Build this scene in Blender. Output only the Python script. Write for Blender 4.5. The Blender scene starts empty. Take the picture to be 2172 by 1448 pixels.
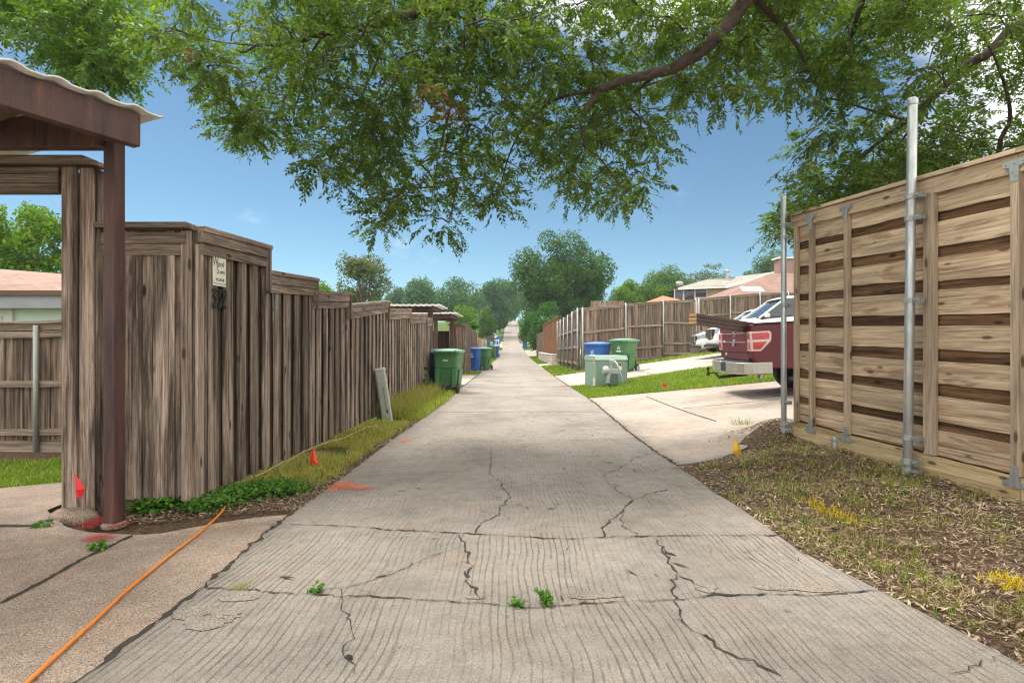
import bpy, bmesh, math, random
import numpy as np
from mathutils import Vector, Matrix, Euler
R = math.radians
rng = np.random.default_rng(7)
random.seed(7)
SC = bpy.context.scene
COL = SC.collection

# ------------------------------------------------------------------ camera, sky, sun, exposure
EYE = 1.2                      # camera height in world z; focal length in photo pixels below
F = 1206.7
cam = bpy.data.objects.new('camera', bpy.data.cameras.new('camera'))
cam.data.lens = 20.0; cam.data.sensor_width = 36.0
cam.data.clip_start = 0.05; cam.data.clip_end = 3000
cam.location = (0, 0, EYE); cam.rotation_euler = (R(90), 0, 0)
COL.objects.link(cam); SC.camera = cam

SUN_EL, SUN_AZ = R(61), R(-48)   # azimuth measured from +Y (down the alley) towards +X
world = bpy.data.worlds.new('World'); SC.world = world; world.use_nodes = True
wn, wl = world.node_tree.nodes, world.node_tree.links
bg = wn['Background']; bg.inputs['Strength'].default_value = 0.08
sky = wn.new('ShaderNodeTexSky'); sky.sky_type = 'NISHITA'; sky.sun_disc = False
sky.sun_elevation = SUN_EL; sky.sun_rotation = SUN_AZ
sky.air_density = 0.8; sky.dust_density = 0.0; sky.ozone_density = 6.0
# broken white cloud: thin wisps ahead, a bank at right; unseen bright cloud overhead and behind added as fill
def wnode(kind, **k):
    x = wn.new(kind)
    for a, b in k.items(): setattr(x, a, b)
    return x
def wmath(op, a, b=None, clamp=False):
    x = wnode('ShaderNodeMath', operation=op, use_clamp=clamp)
    for i, v in enumerate((a, b)):
        if v is None: continue
        if hasattr(v, 'links'): wl.new(v, x.inputs[i])
        else: x.inputs[i].default_value = v
    return x.outputs[0]
def wrange(v, a, b, c, d):
    x = wnode('ShaderNodeMapRange', interpolation_type='SMOOTHSTEP')
    for i, q in enumerate((a, b, c, d)): x.inputs[i+1].default_value = q
    wl.new(v, x.inputs[0]); return x.outputs[0]
tc = wn.new('ShaderNodeTexCoord'); sep = wn.new('ShaderNodeSeparateXYZ'); wl.new(tc.outputs['Generated'], sep.inputs[0])
mp = wn.new('ShaderNodeMapping'); mp.inputs['Scale'].default_value = (1.3, 1.3, 2.4); mp.inputs['Location'].default_value = (0.35, 0.1, 0.2)
wl.new(tc.outputs['Generated'], mp.inputs[0])
cn = wn.new('ShaderNodeTexNoise'); cn.inputs['Scale'].default_value = 2.2; cn.inputs['Detail'].default_value = 9; cn.inputs['Roughness'].default_value = 0.56
wl.new(mp.outputs[0], cn.inputs['Vector'])
over = wrange(sep.outputs[2], 0.36, 0.75, 0.0, 0.5)
back = wrange(sep.outputs[1], 0.45, -0.25, 0.0, 0.36)
right = wmath('MULTIPLY', wrange(sep.outputs[0], 0.42, 0.75, 0.0, 0.45), wrange(sep.outputs[2], 0.08, 0.3, 0.0, 1.0))
cov = wmath('ADD', wmath('ADD', cn.outputs[0], over), wmath('ADD', back, right))
cfac = wrange(cov, 0.60, 0.95, 0.0, 1.0)
cm = wn.new('ShaderNodeMix'); cm.data_type = 'RGBA'; cm.inputs[7].default_value = (17.5, 16.7, 15.6, 1)
wl.new(cfac, cm.inputs[0]); tint = wn.new('ShaderNodeMix'); tint.data_type = 'RGBA'; tint.blend_type = 'MULTIPLY'; tint.inputs[0].default_value = 1.0
tint.inputs[7].default_value = (0.88, 0.96, 0.81, 1); wl.new(sky.outputs[0], tint.inputs[6]); wl.new(tint.outputs[2], cm.inputs[6]); wl.new(cm.outputs[2], bg.inputs['Color'])

sun = bpy.data.objects.new('sun', bpy.data.lights.new('sun', 'SUN'))
sun.data.energy = 2.4; sun.data.angle = R(16); sun.data.color = (1.0, 0.93, 0.83)
sd = Vector((math.sin(SUN_AZ)*math.cos(SUN_EL), math.cos(SUN_AZ)*math.cos(SUN_EL), math.sin(SUN_EL)))
sun.rotation_euler = (-sd).to_track_quat('-Z', 'Y').to_euler()
sun.location = (0, 0, 30); COL.objects.link(sun)
SC.view_settings.view_transform = 'Standard'; SC.view_settings.look = 'None'
SC.view_settings.exposure = 0.93; SC.view_settings.gamma = 1.0
SC.cycles.use_denoising = True; SC.cycles.denoising_prefilter = 'NONE'; SC.cycles.use_adaptive_sampling = False; SC.cycles.filter_width = 1.25
SC.cycles.max_bounces = 7; SC.cycles.sample_clamp_indirect = 4.0; SC.cycles.transparent_max_bounces = 12

# ------------------------------------------------------------------ helpers
def tag(o, label=None, cat=None, group=None, kind=None):
    if label: o['label'] = label
    if cat: o['category'] = cat
    if group: o['group'] = group
    if kind: o['kind'] = kind
    return o

def thing(name, label, cat, loc=(0, 0, 0), rz=0.0, group=None, rot=None):
    o = bpy.data.objects.new(name, None); COL.objects.link(o)
    o.empty_display_size = 0.2
    o.location = loc; o.rotation_euler = rot if rot else (0, 0, rz)
    return tag(o, label, cat, group)

def link(o, parent=None):
    COL.objects.link(o)
    if parent: o.parent = parent
    return o

class MB:
    """collects faces; build() links them as ONE mesh object"""
    def __init__(s): s.v = []; s.f = []; s.m = []
    def add(s, vs, fs, m=0):
        b = len(s.v); s.v += [tuple(v) for v in vs]
        for f in fs: s.f.append([b+i for i in f]); s.m.append(m)
    def box(s, c, size, rot=None, m=0, taper=None):
        x, y, z = [q/2 for q in size]
        t = taper if taper else 1.0
        P = [(-x,-y,-z),(x,-y,-z),(x,y,-z),(-x,y,-z),(-x*t,-y*t,z),(x*t,-y*t,z),(x*t,y*t,z),(-x*t,y*t,z)]
        M = Euler(rot).to_matrix() if rot is not None else None
        C = Vector(c)
        P = [((M @ Vector(p)) if M else Vector(p)) + C for p in P]
        s.add(P, [(3,2,1,0),(4,5,6,7),(0,1,5,4),(1,2,6,5),(2,3,7,6),(3,0,4,7)], m)
    def hexa(s, P, m=0):   # 8 corner points: bottom 4 ccw, top 4 ccw
        s.add(P, [(3,2,1,0),(4,5,6,7),(0,1,5,4),(1,2,6,5),(2,3,7,6),(3,0,4,7)], m)
    def beam(s, p, q, w, h, m=0, up=(0,0,1)):
        p, q = Vector(p), Vector(q); d = (q-p); L = d.length; d.normalize()
        side = d.cross(Vector(up));
        if side.length < 1e-4: side = d.cross(Vector((1,0,0)))
        side.normalize(); u = side.cross(d).normalized()
        a, b = side*w/2, u*h/2
        s.add([p-a-b, p+a-b, q+a-b, q-a-b, p-a+b, p+a+b, q+a+b, q-a+b], [(3,2,1,0),(4,5,6,7),(0,1,5,4),(1,2,6,5),(2,3,7,6),(3,0,4,7)], m)
    def tube(s, pts, r, n=10, m=0, caps=True):
        pts = [Vector(p) for p in pts]; k = len(pts)
        rs = r if isinstance(r, (list, tuple, np.ndarray)) else [r]*k
        t0 = (pts[1]-pts[0]).normalized()
        nrm = t0.orthogonal().normalized(); rings = []
        b = len(s.v)
        for i in range(k):
            t = (pts[min(i+1,k-1)]-pts[max(i-1,0)]).normalized()
            nrm = (nrm - t*nrm.dot(t))
            if nrm.length < 1e-5: nrm = t.orthogonal()
            nrm.normalize(); bi = t.cross(nrm)
            for j in range(n):
                a = 2*math.pi*j/n
                s.v.append(tuple(pts[i]+(nrm*math.cos(a)+bi*math.sin(a))*rs[i]))
        for i in range(k-1):
            for j in range(n):
                s.f.append([b+i*n+j, b+i*n+(j+1)%n, b+(i+1)*n+(j+1)%n, b+(i+1)*n+j]); s.m.append(m)
        if caps:
            s.f.append([b+j for j in reversed(range(n))]); s.m.append(m)
            s.f.append([b+(k-1)*n+j for j in range(n)]); s.m.append(m)
    def lathe(s, prof, c=(0,0,0), n=16, m=0, axis='z'):
        b = len(s.v); k = len(prof); C = Vector(c)
        for (r, z) in prof:
            for j in range(n):
                a = 2*math.pi*j/n
                p = (r*math.cos(a), r*math.sin(a), z)
                if axis == 'y': p = (p[0], p[2], p[1])
                if axis == 'x': p = (p[2], p[0], p[1])
                s.v.append(tuple(Vector(p)+C))
        for i in range(k-1):
            for j in range(n):
                s.f.append([b+i*n+j, b+i*n+(j+1)%n, b+(i+1)*n+(j+1)%n, b+(i+1)*n+j]); s.m.append(m)
        s.f.append([b+j for j in reversed(range(n))]); s.m.append(m)
        s.f.append([b+(k-1)*n+j for j in range(n)]); s.m.append(m)
    def prism(s, poly, d0, d1, plane='xz', m=0):
        """polygon in a plane extruded between d0 and d1 along the third axis"""
        def mk(p, d):
            return (p[0], d, p[1]) if plane == 'xz' else ((d, p[0], p[1]) if plane == 'yz' else (p[0], p[1], d))
        n = len(poly)
        vs = [mk(p, d0) for p in poly]+[mk(p, d1) for p in poly]
        fs = [list(range(n)), list(reversed(range(n, 2*n)))]+[[i, i+n, (i+1) % n+n, (i+1) % n] for i in range(n)]
        s.add(vs, fs, m)
    def build(s, name, mats, parent=None, bevel=0, smooth=False, sub=0, seg=2, fixn=True):
        me = bpy.data.meshes.new(name)
        me.from_pydata(s.v, [], s.f)
        if not isinstance(mats, (list, tuple)): mats = [mats]
        for mm in mats: me.materials.append(mm)
        if len(mats) > 1: me.polygons.foreach_set('material_index', s.m)
        if fixn:
            bm = bmesh.new(); bm.from_mesh(me); bmesh.ops.recalc_face_normals(bm, faces=bm.faces); bm.to_mesh(me); bm.free()
        if smooth: me.polygons.foreach_set('use_smooth', [True]*len(me.polygons))
        me.update()
        o = bpy.data.objects.new(name, me); link(o, parent)
        if sub:
            md = o.modifiers.new('sub', 'SUBSURF'); md.levels = sub; md.render_levels = sub
        if bevel:
            md = o.modifiers.new('bevel', 'BEVEL'); md.width = bevel; md.segments = seg; md.limit_method = 'ANGLE'; md.angle_limit = R(40)
        return o

def mesh_np(name, V, Fc, mats, parent=None, smooth=False, mi=None):
    """big meshes from arrays: V (n,3), Fc (m,k)"""
    V = np.asarray(V, np.float32); Fc = np.asarray(Fc, np.int32); m, k = Fc.shape
    me = bpy.data.meshes.new(name)
    me.vertices.add(len(V)); me.vertices.foreach_set('co', V.ravel())
    me.loops.add(m*k); me.loops.foreach_set('vertex_index', Fc.ravel())
    me.polygons.add(m); me.polygons.foreach_set('loop_start', np.arange(0, m*k, k, dtype=np.int32))
    try: me.polygons.foreach_set('loop_total', np.full(m, k, np.int32))
    except Exception: pass
    if not isinstance(mats, (list, tuple)): mats = [mats]
    for q in mats: me.materials.append(q)
    if mi is not None: me.polygons.foreach_set('material_index', np.asarray(mi, np.int32))
    if smooth: me.polygons.foreach_set('use_smooth', np.ones(m, bool))
    me.update(calc_edges=True); me.validate()
    return link(bpy.data.objects.new(name, me), parent)

def text_mesh(name, body, size, mat, parent, loc, rot, extrude=0.002, shear=0, sx=1.0, align='CENTER', bold=0.0):
    cu = bpy.data.curves.new(name, 'FONT'); cu.body = body; cu.size = size; cu.extrude = extrude; cu.shear = shear
    cu.align_x = align; cu.align_y = 'CENTER'; cu.offset = bold
    t = bpy.data.objects.new(name, cu); COL.objects.link(t)
    dg = bpy.context.evaluated_depsgraph_get()
    me = bpy.data.meshes.new_from_object(t.evaluated_get(dg)); me.name = name
    bpy.data.objects.remove(t); me.materials.clear(); me.materials.append(mat)
    o = bpy.data.objects.new(name, me); link(o, parent); o.location = loc; o.rotation_euler = rot; o.scale = (sx, 1, 1)
    return o

def copy_tree(o, parent=None):
    c = o.copy(); COL.objects.link(c)
    if parent: c.parent = parent
    for ch in list(o.children): copy_tree(ch, c)
    return c

# ------------------------------------------------------------------ materials
def nodes(name):
    m = bpy.data.materials.new(name); m.use_nodes = True
    n, l = m.node_tree.nodes, m.node_tree.links
    return m, n, l, n['Principled BSDF']

def ramp(n, stops):
    r = n.new('ShaderNodeValToRGB'); e = r.color_ramp.elements
    while len(e) < len(stops): e.new(0.5)
    for i, (p, c) in enumerate(stops):
        e[i].position = p; e[i].color = (c[0], c[1], c[2], 1) if not np.isscalar(c) else (c, c, c, 1)
    return r

def noise(n, l, vec, scale, detail=5, rough=0.55, dist=0.0):
    t = n.new('ShaderNodeTexNoise'); t.inputs['Scale'].default_value = scale; t.inputs['Detail'].default_value = detail
    t.inputs['Roughness'].default_value = rough; t.inputs['Distortion'].default_value = dist
    if vec is not None: l.new(vec, t.inputs['Vector'])
    return t

def mixc(n, l, fac, a, b, mode='MIX'):
    x = n.new('ShaderNodeMix'); x.data_type = 'RGBA'; x.blend_type = mode
    for idx, v in ((0, fac), (6, a), (7, b)):
        if hasattr(v, 'is_linked') or hasattr(v, 'links'): l.new(v, x.inputs[idx])
        elif idx == 0: x.inputs[0].default_value = v
        else: x.inputs[idx].default_value = (v[0], v[1], v[2], 1) if not np.isscalar(v) else (v, v, v, 1)
    return x.outputs[2]

def mathn(n, l, op, a, b=None, clamp=False):
    x = n.new('ShaderNodeMath'); x.operation = op; x.use_clamp = clamp
    for i, v in enumerate((a, b)):
        if v is None: continue
        if hasattr(v, 'links'): l.new(v, x.inputs[i])
        else: x.inputs[i].default_value = v
    return x.outputs[0]

def mapping(n, l, vec, scale=(1,1,1), loc=(0,0,0), rot=(0,0,0)):
    x = n.new('ShaderNodeMapping'); x.inputs['Scale'].default_value = scale; x.inputs['Location'].default_value = loc; x.inputs['Rotation'].default_value = rot
    l.new(vec, x.inputs[0]); return x.outputs[0]

def bump(n, l, h, strength, dist, bsdf, prev=None):
    b = n.new('ShaderNodeBump'); b.inputs['Strength'].default_value = strength; b.inputs['Distance'].default_value = dist
    l.new(h, b.inputs['Height']); l.new(b.outputs[0], bsdf.inputs['Normal'])
    if prev is not None: l.new(prev, b.inputs['Normal'])
    return b.outputs[0]

def plain(name, c, rough=0.5, metal=0.0, var=0.12, scale=6.0, bumpy=0.0, spec=0.5, coat=0.0, dirt=None):
    """painted, plastic or metal surface with a little tone variation and grime"""
    m, n, l, b = nodes(name)
    t = n.new('ShaderNodeTexCoord')
    a = noise(n, l, t.outputs['Object'], scale, 6)
    r = ramp(n, [(0.3, [q*(1-var) for q in c]), (0.7, [min(1, q*(1+var)) for q in c])]); l.new(a.outputs[0], r.inputs[0])
    col = r.outputs[0]
    if dirt:
        d = noise(n, l, t.outputs['Object'], scale*3.1, 8, 0.7)
        dr = ramp(n, [(0.5, 0.0), (0.75, 1.0)]); l.new(d.outputs[0], dr.inputs[0])
        f = mathn(n, l, 'MULTIPLY', dr.outputs[0], dirt[3])
        col = mixc(n, l, f, col, dirt[:3])
    l.new(col, b.inputs['Base Color'])
    b.inputs['Roughness'].default_value = rough; b.inputs['Metallic'].default_value = metal
    b.inputs['Specular IOR Level'].default_value = spec; b.inputs['Coat Weight'].default_value = coat
    if bumpy:
        g = noise(n, l, t.outputs['Object'], scale*12, 6); bump(n, l, g.outputs[0], 0.4, bumpy, b)
    return m

def wood(name, axis, dark, mid, light, stain=0.6, knots=True, grain=1.0, isl=0.35, rough=0.85, patch=None, crisp=1.0):
    m, n, l, b = nodes(name)
    t = n.new('ShaderNodeTexCoord'); g = n.new('ShaderNodeNewGeometry'); ri = g.outputs['Random Per Island']
    off = n.new('ShaderNodeCombineXYZ')
    for i, k in enumerate((17.3, 31.7, 23.9)): l.new(mathn(n, l, 'MULTIPLY', ri, k), off.inputs[i])
    va = n.new('ShaderNodeVectorMath'); va.operation = 'ADD'; l.new(t.outputs['Object'], va.inputs[0]); l.new(off.outputs[0], va.inputs[1])
    v = va.outputs[0]
    def st(al, ac): return {'x': (al, ac, ac), 'y': (ac, al, ac), 'z': (ac, ac, al)}[axis]
    # rings: distorted so that the grain wanders round knots
    kv = n.new('ShaderNodeTexVoronoi'); kv.inputs['Scale'].default_value = 1.0; kv.inputs['Randomness'].default_value = 0.9
    l.new(mapping(n, l, v, st(2.9, 8.5)), kv.inputs['Vector'])
    kd = kv.outputs['Distance']
    n1 = noise(n, l, mapping(n, l, v, st(1.1*grain, 55*grain)), 1.0, 8, 0.7, 0.45)
    n4 = noise(n, l, mapping(n, l, v, st(1.6*grain, 95*grain), (7, 2, 4)), 1.0, 3, 0.5, 0.25)
    n3 = noise(n, l, mapping(n, l, v, st(6*grain, 160*grain)), 1.0, 3, 0.6, 0.2)
    n2 = noise(n, l, mapping(n, l, v, st(0.75, 9)), 1.0, 6, 0.65, 0.5)
    gr = ramp(n, [(0.33, dark), (0.48, mid), (0.66, light)]); l.new(n1.outputs[0], gr.inputs[0])
    fr = ramp(n, [(0.32, 0.38), (0.56, 1.0)]); l.new(n3.outputs[0], fr.inputs[0])
    c = mixc(n, l, 0.8*crisp, gr.outputs[0], fr.outputs[0], 'MULTIPLY')
    kr4 = ramp(n, [(0.33, 0.22), (0.385, 1.0)]); l.new(n4.outputs[0], kr4.inputs[0])
    c = mixc(n, l, 0.85*crisp, c, kr4.outputs[0], 'MULTIPLY')
    sr = ramp(n, [(0.40, 1-stain), (0.58, 1.0)]); l.new(n2.outputs[0], sr.inputs[0])
    c = mixc(n, l, 1.0, c, sr.outputs[0], 'MULTIPLY')
    hv = n.new('ShaderNodeHueSaturation'); l.new(c, hv.inputs['Color'])
    mr = n.new('ShaderNodeMapRange'); mr.inputs[3].default_value = 1-isl; mr.inputs[4].default_value = 1+isl*0.8; l.new(ri, mr.inputs[0])
    l.new(mr.outputs[0], hv.inputs['Value']); c = hv.outputs[0]
    if patch:   # blotches where the pale sawn face has worn to brown bark
        pn = noise(n, l, mapping(n, l, v, st(2.2, 9.0), (5, 3, 1)), 1.0, 3, 0.45, 0.4)
        pr = ramp(n, [(0.61, 0.0), (0.66, 1.0)]); l.new(pn.outputs[0], pr.inputs[0])
        c = mixc(n, l, mathn(n, l, 'MULTIPLY', pr.outputs[0], patch[3]), c, patch[:3])
    if knots:
        kr = ramp(n, [(0.09, 1.0), (0.16, 0.0)]); l.new(kd, kr.inputs[0])
        c = mixc(n, l, mathn(n, l, 'MULTIPLY', kr.outputs[0], 0.9), c, [q*0.35 for q in dark])
    l.new(c, b.inputs['Base Color']); b.inputs['Roughness'].default_value = rough; b.inputs['Specular IOR Level'].default_value = 0.25
    hh = mathn(n, l, 'ADD', n1.outputs[0], mathn(n, l, 'MULTIPLY', n3.outputs[0], 0.6))
    bump(n, l, hh, 0.55, 0.006, b)
    return m

def leafmat(name, c1, c2, c3=None, trans=0.45, rough=0.45, spec=0.35):
    """leaf faces: tone differs leaf by leaf and clump by clump; light passes through"""
    m, n, l, b = nodes(name)
    g = n.new('ShaderNodeNewGeometry'); t = n.new('ShaderNodeTexCoord')
    cl = noise(n, l, t.outputs['Object'], 1.1, 3)
    f = mathn(n, l, 'ADD', mathn(n, l, 'MULTIPLY', g.outputs['Random Per Island'], 0.5), mathn(n, l, 'MULTIPLY', cl.outputs[0], 0.6))
    r = ramp(n, [(0.25, c1), (0.6, c2), (0.9, c3 or c2)]); l.new(f, r.inputs[0])
    l.new(r.outputs[0], b.inputs['Base Color']); b.inputs['Roughness'].default_value = rough; b.inputs['Specular IOR Level'].default_value = spec
    tr = n.new('ShaderNodeBsdfTranslucent')
    tcx = mixc(n, l, 1.0, r.outputs[0], (1.35, 1.5, 0.55), 'MULTIPLY'); l.new(tcx, tr.inputs[0])
    mx = n.new('ShaderNodeMixShader'); mx.inputs[0].default_value = trans
    l.new(b.outputs[0], mx.inputs[1]); l.new(tr.outputs[0], mx.inputs[2]); l.new(mx.outputs[0], n['Material Output'].inputs[0])
    return m

def glassy(name, c=(0.03, 0.04, 0.05)):
    m, n, l, b = nodes(name)
    b.inputs['Base Color'].default_value = (*c, 1); b.inputs['Roughness'].default_value = 0.05; b.inputs['Specular IOR Level'].default_value = 0.7
    return m

# ------------------------------------------------------------------ the lie of the land
_dy = np.array([-40, -8, 0, 1.83, 2.6, 3.43, 4.95, 7.2, 12, 16.5, 22, 28, 35, 57, 70, 83, 98, 112, 127, 143, 160, 200, 400])
_dd = np.array([0.6, 0.7, .995, 1.097, 1.15, 1.185, 1.218, 1.255, 1.30, 1.325, 1.39, 1.455, 1.50, 1.58, 1.5, 1.19, -.2, -1.8, -3.4, -5, -5.8, -6.4, -7])
_ys = np.linspace(-40, 400, 8801)
_dr = np.interp(_ys, _dy, _dd)
for _w in (15, 15):
    _k = np.ones(_w)/_w; _dr = np.convolve(np.pad(_dr, _w//2, 'edge'), _k, 'valid')
_far = np.convolve(np.pad(_dr, 100, 'edge'), np.ones(201)/201, 'valid')
_bl = np.clip((_ys-25)/20, 0, 1); _dr = _dr*(1-_bl)+_far*_bl
_sy = np.array([-40, 2, 3.4, 4, 5.2, 6.4, 8, 10, 13, 16.4, 20, 25, 32, 45, 70])
_ss = np.array([.02, .02, .03, .045, .09, .115, .09, .08, .08, .142, .145, .125, .08, .03, .02])
def G(x, y):
    x = np.asarray(x, float); y = np.asarray(y, float)
    z = EYE-np.interp(y, _ys, _dr)
    z = z+np.interp(y, _sy, _ss)*np.clip(np.minimum(x, 14)-1.78, 0, None)
    wl_ = np.clip((y-3.6)/1.6, 0, 1); wl_ = wl_*wl_*(3-2*wl_)
    z = z-wl_*np.clip(0.1*np.clip(-3.2-x, 0, None), 0, .28)
    z = z-np.clip(0.02*np.clip(-1.7-x, 0, None), 0, .08)*(1-wl_)
    return z
def Gf(x, y): return float(G(x, y))
def at(px, py, d): return Vector(((px-1086)*d/F, d, EYE+(724-py)*d/F))
def gp(px, py):
    """point of the ground seen at a photo pixel"""
    d = 0.8
    while d < 300:
        p = at(px, py, d)
        if p.z <= Gf(p.x, p.y):
            lo, hi = d/1.02, d
            for _ in range(25):
                mid = (lo+hi)/2; p = at(px, py, mid)
                if p.z <= Gf(p.x, p.y): hi = mid
                else: lo = mid
            p = at(px, py, hi); p.z = Gf(p.x, p.y); return p
        d *= 1.02
    return at(px, py, 300)

def resample(P, n):
    P = np.array([tuple(p)[:2] for p in P], float); s = np.r_[0, np.cumsum(np.hypot(*np.diff(P, axis=0).T))]
    u = np.linspace(0, s[-1], n); return np.c_[np.interp(u, s, P[:, 0]), np.interp(u, s, P[:, 1])]

def sheet(name, A, B, na, nb, lift, mat, kind='structure', skirt=0.06, rough=0.0, parent=None):
    """ground sheet lofted between two plan polylines, following the land"""
    a, b = resample(A, na), resample(B, na)
    if rough:
        for q in (a, b): q += np.convolve(rng.normal(0, rough, na+6), np.ones(7)/7*2.2, 'valid')[:, None]*np.array([1, .3])
    t = np.linspace(0, 1, nb)[None, :, None]
    P = a[:, None, :]*(1-t)+b[:, None, :]*t
    Z = G(P[..., 0], P[..., 1])+lift
    V = np.concatenate([P, Z[..., None]], 2)
    idx = np.arange(na*nb).reshape(na, nb)
    Q = np.stack([idx[:-1, :-1], idx[1:, :-1], idx[1:, 1:], idx[:-1, 1:]], -1).reshape(-1, 4)
    V = V.reshape(-1, 3)
    rim = np.concatenate([idx[:, 0], idx[-1, 1:], idx[::-1, -1][1:], idx[0, ::-1][1:]])
    if skirt:
        b0 = len(V); low = V[rim].copy(); low[:, 2] -= skirt; V = np.concatenate([V, low])
        k = np.arange(len(rim)-1); S = np.stack([rim[k], rim[k+1], b0+k+1, b0+k], -1); Q = np.concatenate([Q, S])
    v0 = V[Q[0]]
    nz = np.cross(v0[1]-v0[0], v0[2]-v0[0])[2]
    if nz < 0: Q = Q[:, ::-1]
    o = mesh_np(name, V, Q, mat, parent, smooth=False)
    if kind: o['kind'] = kind
    return o
# ------------------------------------------------------------------ ground, road, drives
def concrete(name, c, groove=None, speck=0.5, ruts=True, warm=(0.36, 0.27, 0.2)):
    m, n, l, b = nodes(name)
    t = n.new('ShaderNodeTexCoord'); v = t.outputs['Object']
    big = noise(n, l, v, 0.9, 6, 0.6, 0.3); mid = noise(n, l, v, 9, 8, 0.7); fine = noise(n, l, v, 150, 3, 0.8)
    r = ramp(n, [(0.3, [q*0.74 for q in c]), (0.5, c), (0.72, [min(1, q*1.2) for q in c])]); l.new(big.outputs[0], r.inputs[0])
    r2 = ramp(n, [(0.3, 0.72), (0.55, 1.0), (0.75, 1.12)]); l.new(mid.outputs[0], r2.inputs[0])
    col = mixc(n, l, 0.8, r.outputs[0], r2.outputs[0], 'MULTIPLY')
    r3 = ramp(n, [(0.34, 1-speck*0.95), (0.5, 1.0), (0.66, 1+speck*0.7)]); l.new(fine.outputs[0], r3.inputs[0])
    col = mixc(n, l, 1.0, col, r3.outputs[0], 'MULTIPLY')
    vo = n.new('ShaderNodeTexVoronoi'); vo.inputs['Scale'].default_value = 70; l.new(v, vo.inputs['Vector'])
    vr = ramp(n, [(0.06, 1.0), (0.16, 0.0)]); l.new(vo.outputs['Distance'], vr.inputs[0])
    st = noise(n, l, v, 2.3, 4); sr = ramp(n, [(0.5, 0.0), (0.72, 0.55)]); l.new(st.outputs[0], sr.inputs[0])
    col = mixc(n, l, mathn(n, l, 'MULTIPLY', sr.outputs[0], 0.6), col, mixc(n, l, 1.0, col, [q*2.6 for q in warm], 'MULTIPLY'))
    col = mixc(n, l, mathn(n, l, 'MULTIPLY', vr.outputs[0], speck*0.7), col, [min(1, q*1.7) for q in c])
    h = mathn(n, l, 'MULTIPLY', fine.outputs[0], 0.25)
    if groove:
        sp = n.new('ShaderNodeSeparateXYZ'); l.new(v, sp.inputs[0])
        wob = noise(n, l, mapping(n, l, v, (0.35, 0.55, 1)), 1.0, 2)
        wx = mathn(n, l, 'ADD', sp.outputs[0], mathn(n, l, 'MULTIPLY', wob.outputs[0], 0.30))
        # tined lines about 33 mm apart, each wandering a little and broken along its length
        w2 = noise(n, l, mapping(n, l, v, (14, 1.1, 1), (2, 7, 0)), 1.0, 3)
        lx = mathn(n, l, 'ADD', mathn(n, l, 'MULTIPLY', wx, 30.0), mathn(n, l, 'MULTIPLY', w2.outputs[0], 1.5))
        pp = mathn(n, l, 'PINGPONG', lx, 0.5)
        rag = noise(n, l, mapping(n, l, v, (60, 22, 1)), 1.0, 3, 0.7)
        pq = mathn(n, l, 'ADD', pp, mathn(n, l, 'MULTIPLY', mathn(n, l, 'SUBTRACT', rag.outputs[0], 0.5), 0.35))
        gr = ramp(n, [(0.05, 1.0), (0.14, 0.0)]); l.new(pq, gr.inputs[0])
        # raking is coarse on the two near slabs, fine beyond, and worn off in places
        yr = n.new('ShaderNodeMapRange'); yr.inputs[1].default_value = 3.42; yr.inputs[2].default_value = 3.48; yr.inputs[3].default_value = 0.9; yr.inputs[4].default_value = 0.42; l.new(sp.outputs[1], yr.inputs[0])
        yf = n.new('ShaderNodeMapRange'); yf.inputs[1].default_value = 6; yf.inputs[2].default_value = 13; yf.inputs[3].default_value = 1.0; yf.inputs[4].default_value = 0.15; l.new(sp.outputs[1], yf.inputs[0])
        wr = noise(n, l, mapping(n, l, v, (1.3, 0.5, 1), (3, 1, 0)), 1.0, 4); wrr = ramp(n, [(0.36, 0.25), (0.58, 1.0)]); l.new(wr.outputs[0], wrr.inputs[0])
        brk = noise(n, l, mapping(n, l, v, (24, 1.6, 1)), 1.0, 4, 0.7); br = ramp(n, [(0.40, 0.05), (0.52, 1.0)]); l.new(brk.outputs[0], br.inputs[0])
        gm = mathn(n, l, 'MULTIPLY', mathn(n, l, 'MULTIPLY', gr.outputs[0], yr.outputs[0]), mathn(n, l, 'MULTIPLY', mathn(n, l, 'MULTIPLY', yf.outputs[0], wrr.outputs[0]), br.outputs[0]))
        col = mixc(n, l, mathn(n, l, 'MULTIPLY', gm, 0.75), col, [q*0.28 for q in c])
        h = mathn(n, l, 'SUBTRACT', h, mathn(n, l, 'MULTIPLY', gm, 1.0))
        # two faint tyre bands
        ax = mathn(n, l, 'ABSOLUTE', mathn(n, l, 'SUBTRACT', mathn(n, l, 'ABSOLUTE', mathn(n, l, 'SUBTRACT', sp.outputs[0], 0.12)), 0.78))
        rb = ramp(n, [(0.0, 0.9), (0.45, 1.0)]); l.new(ax, rb.inputs[0])
        col = mixc(n, l, 0.6, col, rb.outputs[0], 'MULTIPLY')
    l.new(col, b.inputs['Base Color']); b.inputs['Roughness'].default_value = 0.88; b.inputs['Specular IOR Level'].default_value = 0.3
    bump(n, l, h, 0.6, 0.012 if groove else 0.006, b)
    return m

M_road = concrete('road_concrete', (0.268, 0.243, 0.216), groove=True, speck=0.45)
M_drive = concrete('aggregate_concrete', (0.30, 0.236, 0.19), speck=0.95)
M_drive2 = concrete('pinkish_concrete', (0.385, 0.33, 0.285), speck=0.45)
M_pale = concrete('pale_concrete', (0.42, 0.38, 0.33), speck=0.3)
M_crack = plain('crack_dirt', (0.03, 0.025, 0.02), 0.95, var=0.5, scale=30)  # dark tone for the crack, joint and seam strips
M_patch = concrete('worn_patch', (0.262, 0.232, 0.20), speck=.9)

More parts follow.
